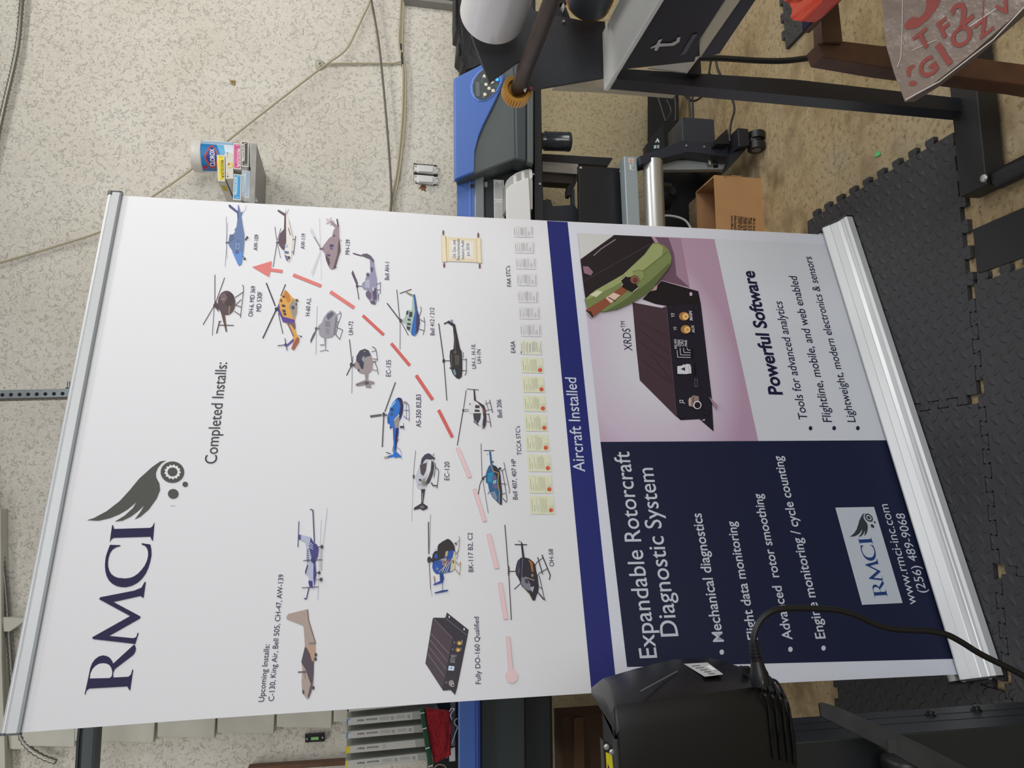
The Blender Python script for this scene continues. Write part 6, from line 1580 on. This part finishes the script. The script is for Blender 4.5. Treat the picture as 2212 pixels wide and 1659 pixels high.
lb = Pic(PB, Z5, .0006); lb.poly([(1225, 600), (1235, 560), (1280, 535), (1300, 550), (1262, 585), (1260, 640), (1235, 640)], RL); lb.ell((1278, 695), 32, 22, RL); lb.build('sleeve_print', pk_)
bm = B(); p = SZ.at(1925, 160); cyl(bm, p + Vector((0, 0, -.06)), p + Vector((.12, -.10, -.06)), .022, seg=20); obj('vinyl_roll', bm, mat('dark_roll', '#3f4246', .4), label='end of a dark vinyl roll poking out under the printed plastic sleeve', cat='roll', smooth=50)

# ------------------------------------------------------------------ interlocking floor tiles
TS = .612; TT = .012; TD = .019; NT = 10


def tile(name, label, x0, y0, x1, y1, edges, m=FOAM, z=0.0, group='charcoal interlocking foam tiles'):
    """edges: for left,back,right,front  +1 teeth out first, -1 interlocking phase, 0 straight"""
    bm = B()

    def side(a, b, nrm, ph):
        a, b, nrm = Vector(a), Vector(b), Vector(nrm)
        if not ph: return [a]
        L = b - a; out = [a]; ax = 0 if abs(L.x) > abs(L.y) else 1
        org = (TX, TYf)[ax]; PER = TS / NT; ln = abs(L[ax])
        u0 = (min(a[ax], b[ax]) - org) / PER
        half = 0.0 if (nrm.y < 0 or nrm.x > 0) else 0.5           # opposite sides mesh with each other
        iv = []
        for i in range(math.floor(u0) - 1, math.floor(u0) + NT + 3):
            q0, q1 = (i + half - u0) * PER / ln, (i + half + .5 - u0) * PER / ln
            if q0 > .004 and q1 < .996: iv.append((q0, q1))
        if (b - a)[ax] < 0: iv = [(1 - q1, 1 - q0) for q0, q1 in iv][::-1]
        w = PER / ln
        for s0, s1 in iv:
            s0 += w * .02; s1 -= w * .02
            fl = w * .07
            out += [a + L * (s0 + fl * .6), a + L * (s0 - fl * .4) + nrm * TD * .55, a + L * (s0) + nrm * TD, a + L * (s1) + nrm * TD, a + L * (s1 + fl * .4) + nrm * TD * .55, a + L * (s1 - fl * .6)]
        return out
    P = []
    P += side((x0, y1, 0), (x0, y0, 0), (-1, 0, 0), edges[0])
    P += side((x0, y0, 0), (x1, y0, 0), (0, -1, 0), edges[3])
    P += side((x1, y0, 0), (x1, y1, 0), (1, 0, 0), edges[2])
    P += side((x1, y1, 0), (x0, y1, 0), (0, 1, 0), edges[1])
    prism(bm, [p + Vector((0, 0, z)) for p in P], (0, 0, TT))
    return obj(name, bm, m, label=label, cat='floor tile', group=group)


c0 = PZ(TT).at(2064, 265)
TX, TYf = c0.x - TD, c0.y + .01         # right edge and front edge of the row under the banner
g = .001
tile('foam_tile', 'charcoal foam tile under the right end of the banner base', TX - TS + g, TYf + g, TX, TYf + TS, (1, 1, 1, 1))
tile('foam_tile', 'charcoal foam tile under the middle of the banner base', TX - 2 * TS + g, TYf + g, TX - TS - TD - g, TYf + TS, (1, 1, 1, 1))
tile('foam_tile', 'charcoal foam tile under the left end of the banner base', TX - 3 * TS + g, TYf + g, TX - 2 * TS - TD - g, TYf + TS, (0, 1, 1, 1))
x2 = PZ(TT).at(2160, 625).x
x2 = TX - round((TX - x2) / (TS / NT)) * (TS / NT)
tile('foam_tile', 'charcoal foam tile in front of the banner beside the bare black mat', x2 - TS, TYf - TS - TD, x2, TYf - TD - g, (1, 1, 1, 0))
tile('foam_tile', 'charcoal foam tile in front of the left half of the banner', x2 - 2 * TS - TD, TYf - TS - TD, x2 - TS - TD - g, TYf - TD - g, (1, 1, 1, 0))
tile('foam_tile', 'charcoal foam tile below the black cord at the left end of the banner', x2 - 3 * TS - TD * 2, TYf - TS - TD, x2 - 2 * TS - TD * 2 - g, TYf - TD - g, (0, 1, 1, 0))
x3, y3 = PZ(TT).at(1697, 106).x, PZ(TT).at(1697, 106).y
tl_ = tile('foam_tile', 'loose grey foam tile lying alone on the concrete near the right edge', x3, y3 - .62, x3 + .6, y3, (0, 1, 0, 0))
bm = B(); xm = PZ(.004).at(2140, 480).x
box(bm, (x2 + TD + .004, TYf - .62, 0), (xm, TYf - TD - .006, .006)); obj('rubber_mat', bm, mat('smooth_black_rubber', '#1f1f20', .5, bump=(90, .0006)), label='flat smooth black rubber mat beside the foam tiles at the bottom right', cat='mat')
bm = B(); p = PZ(.001).at(1896, 332); prism(bm, [p + Vector(v) for v in ((-.008, -.012, 0), (.004, -.008, 0), (.002, 0, 0), (.008, .006, 0), (0, .006, 0), (-.002, .014, 0), (-.007, .004, 0))], (0, 0, .002)); obj('green_scrap', bm, mat('green_scrap', '#5fc87a', .5), label='tiny bright green scrap on the bare concrete', cat='scrap')

# ------------------------------------------------------------------ black cutting machine close to the camera at the lower left
HOUS = mat('moulded_black', '#0b0b0c', .36, spec=.4)
hm = thing('cutter_machine', 'black machine head with a power plug on a bolted post overlapping the banner', 'machine', PZ(0).at(2300, 1580))
YF, YB = -2.06, -1.86
F = PY(YF); Bk = PY(YB); Md = PY((YF + YB) / 2 + .02)
lev_f = [(1326, 1545), (1333, 1531), (1338, 1529), (1400, 1521), (1520, 1505), (1640, 1488), (1700, 1502), (1716, 1545)]
lev_b = [(1277, 1486), (1298, 1469), (1304, 1465), (1367, 1446), (1450, 1425), (1535, 1421), (1610, 1446), (1668, 1478)]
bm = B(); rings = []
XL = F.at(1500, 1505).x - .20
XLs = [F.at(1305, 1580).x, F.at(1318, 1598).x] + [XL] * 6
for qf, qb in zip(lev_f, lev_b):
    a, b = F.at(*qf), Bk.at(*qb); z = (a.z + b.z) / 2
    bl = .008
    rings.append([bm.verts.new(v) for v in (Vector((XLs[len(rings)], YF, a.z)), Vector((a.x - .03, YF - .0, a.z)), Vector((a.x, YF + .012, a.z)), a.lerp(b, .33) + Vector((bl, 0, 0)), a.lerp(b, .66) + Vector((bl, 0, 0)), b, Vector((XLs[len(rings)], YB, b.z)))])
for r0, r1 in zip(rings, rings[1:]):
    for i in range(len(r0)):
        j = (i + 1) % len(r0); bm.faces.new((r0[i], r0[j], r1[j], r1[i]))
bm.faces.new(rings[0]); bm.faces.new(rings[-1][::-1])
hs = obj('head_cover', bm, HOUS, hm, smooth=70, label='moulded black cover of the machine head')
md = hs.modifiers.new('bevel', 'BEVEL'); md.width = .006; md.segments = 3; md.limit_method = 'ANGLE'; md.angle_limit = math.radians(30)
for k, (qa, qm, qb) in enumerate((((1648, 1489), (1632, 1462), (1600, 1440)), ((1664, 1492), (1648, 1467), (1618, 1449)), ((1680, 1496), (1662, 1474), (1636, 1458)), ((1694, 1502), (1676, 1482), (1652, 1467)))):
    bm = B(); tube(bm, [PY(YF - .002).at(qa[0] + 24, qa[1] + 150), PY(YF - .002).at(qa[0] + 12, qa[1] + 40), PY(YF + .006).at(*qa), PY((YF + YB) / 2).at(*qm) + Vector((.008, 0, 0)), Bk.at(*qb)], .0022, 6, 6)
    obj('cover_rib', bm, HOUS, hm, smooth=60)
# rating label and scratch on the right side: a plane through the side of the cover
a, b, c_ = F.at(1480, 1510) + Vector((.008, .012, 0)), F.at(1640, 1488) + Vector((.008, .012, 0)), Bk.at(1535, 1421) + Vector((.008, 0, 0))
nn = (b - a).cross(c_ - a).normalized()
if nn.x < 0: nn = -nn
SD = Surf(a + nn * .004, nn)
rl_ = part('rating_label', SD, [(1478, 1434), (1528, 1431), (1562, 1456), (1522, 1461)], .0006, mat('rating_label', '#c2c6c6', .5), FULL, hm, label='pale rating label')
lb = Pic(SD, FULL, .0004)
for k in range(5): lb.line([(1494 + 9 * k, 1439 + 4 * k), (1512 + 8 * k, 1437 + 4.4 * k)], 1.6, '#6d6d6c')
lb.poly([(1524, 1438), (1534, 1437), (1548, 1447), (1538, 1448)], '#e8e8e8'); lb.build('label_print', rl_)
lb = Pic(SD, FULL, .0004); lb.line([(1383, 1493), (1420, 1473), (1464, 1449)], 2, mat('scratch', '#6a6a6a', .5)); lb.build('scratch_mark', hm)
part('head_chassis', PY(YF + .02), [(1303, 1600), (1322, 1612), (1330, 1760), (1310, 1760)], .015, BLK, FULL, hm)
part('warning_sticker', PY(YF + .0185), [(1309, 1625), (1322, 1630), (1329, 1720), (1314, 1720)], .001, mat('warning_yellow', '#e0d020', .5), FULL, hm, label='yellow warning sticker')
part('sticker_mark', PY(YF + .0180), [(1313, 1650), (1320, 1668), (1313, 1690)], .001, BLK, FULL, hm)
for q in ((1310, 1613), (1321, 1624)):
    bm = B(); pw = PY(YF + .018).at(*q); lathe(bm, pw, (0, -1, 0), [(0, .004), (.002, .004), (.003, .002)], 12); obj('screw', bm, YOKE, hm)
# socket, plug and cord
pl0 = SD.at(1648, 1468); pl1 = SD.at(1633, 1432)
S = Surf(pl0, (0, -1, 0))
cd = thing('power_plug_cord', 'black mains cord plugged into the machine head and drooping past the banner', 'cord', pl0)
pA, pB_, pC, pD = (S.at(1642, 1470), S.at(1637, 1440), S.at(1629, 1425), S.at(1627, 1385))
ax = (pD - pA).normalized()
bm = B(); L = (pB_ - pA).length
lathe(bm, pA - ax * .006, ax, [(0, .0135), (L * .75, .0135), (L * 1.1, .011), ((pC - pA).length + .004, .0085)], 20); obj('plug_body', bm, mat('plug_black', '#161618', .4), cd, smooth=40)
bm = B(); L0 = (pC - pA).length; L1 = (pD - pA).length; pf = [(L0 - .002, .0082)]
for k in range(5):
    h0 = L0 + (L1 - L0) * k / 5; h1 = L0 + (L1 - L0) * (k + .6) / 5
    pf += [(h0, .0085 - .0004 * k), (h1, .0085 - .0004 * k), (h1 + .0004, .0062), (L0 + (L1 - L0) * (k + 1) / 5 - .0004, .0062)]
lathe(bm, pA, ax, pf, 18); obj('strain_relief', bm, mat('plug_black', '#161618', .4), cd, smooth=40)
bm = B()
path = [(1627, 1390), (1630, 1368), (1641, 1343), (1658, 1326), (1682, 1316), (1720, 1314), (1800, 1317), (1850, 1330), (1885, 1346), (1920, 1357), (1960, 1361), (2005, 1363), (2045, 1371), (2075, 1386), (2110, 1408), (2140, 1424), (2175, 1441), (2215, 1462), (2300, 1510)]
P = []
for i, q in enumerate(path):
    t = max(0, (i - 5) / (len(path) - 6)); P.append(PY(pl0.y + .0 * t).at(*q))
for v in P: v.z = max(v.z, .019)
tube(bm, P, .0046, 12, 8); obj('cord', bm, mat('cord_black', '#121214', .45), cd, smooth=60)
bm = B(); q0 = SD.at(1612, 1449); cyl(bm, q0 - nn * .004, q0 + nn * .006, .006, seg=12); obj('fuse_cap', bm, BLK, hm)
bm = B(); q0 = SD.at(1646, 1473); cyl(bm, q0 - nn * .002, q0 + nn * .003, .003, seg=12); obj('socket_screw', bm, YOKE, hm)
# post with bolted face
xr = PY(YF + .01).at(1721, 1603).x
POST = mat('slate_post', '#1e2325', .45)
yb_ = max(YF + .06, min(PX(xr).at(1716, 1550).y, YF + .2))
ztop = PY(YF + .01).at(1640, 1600).z
bm = B(); box(bm, (xr - .10, YF + .01, .0125), (xr, yb_, ztop)); po = obj('post', bm, POST, hm, bevel=.002)
for f in (.42, .70):
    bm = B(); yy = (YF + .01) + (yb_ - YF - .01) * f; box(bm, (xr, yy - .0012, .02), (xr + .0006, yy + .0012, ztop - .02)); obj('post_groove', bm, BLK, po)
for q in ((2010, 1545), (2109, 1535)):
    bm = B(); pw = PX(xr).at(*q); lathe(bm, pw, (1, 0, 0), [(0, .0085), (.002, .0085), (.003, .006), (.007, .0055), (.008, .003)], 16); obj('post_bolt', bm, mat('black_bolt', '#2a2c2c', .3, metal=.6), po, smooth=40)
# straightedge held on a round boss
SB = Surf(PY(YF - .05).at(1920, 1600), (.25, -1, .1))
bl_ = part('straightedge', SB, [(1770, 1519), (1776, 1517), (1804, 1525), (1860, 1549), (1990, 1607), (2084, 1656), (2160, 1700), (2100, 1712), (2000, 1668), (1910, 1616), (1774, 1547)], .004, mat('worn_steel_bar', '#2c2e30', .5, metal=.2, noise=(30, .25)), FULL, hm)
bm = B(); pw = PY(YF - .03).at(1948, 1636); rb = (PY(YF - .03).at(1986, 1636) - pw).length * .98
lathe(bm, pw - Vector((.25, 0, 0)), (1, 0, 0), [(0, rb), (.237, rb), (.240, rb * 1.04), (.247, rb * 1.04), (.25, rb * .95)], 30); obj('clamp_boss', bm, BLK, hm, smooth=40)
part('clamp_block', PY(YF - .055), [(1918, 1600), (1926, 1597), (1936, 1601), (1938, 1628), (1920, 1626)], .02, mat('clamp_grey', '#3a3c3c', .5), FULL, hm)
# scrap of board on the floor far left
p = PY(-1.25)
a, b = p.at(1783, 1642), p.at(1846, 1640)
bm = B(); box(bm, (a.x - .3, -1.25, 0), (a.x, -1.235, a.z)); obj('board_sheet', bm, mat('tan_board', '#a88a6c', .8), label='tan board with a white edge standing on the floor at the bottom left', cat='board')
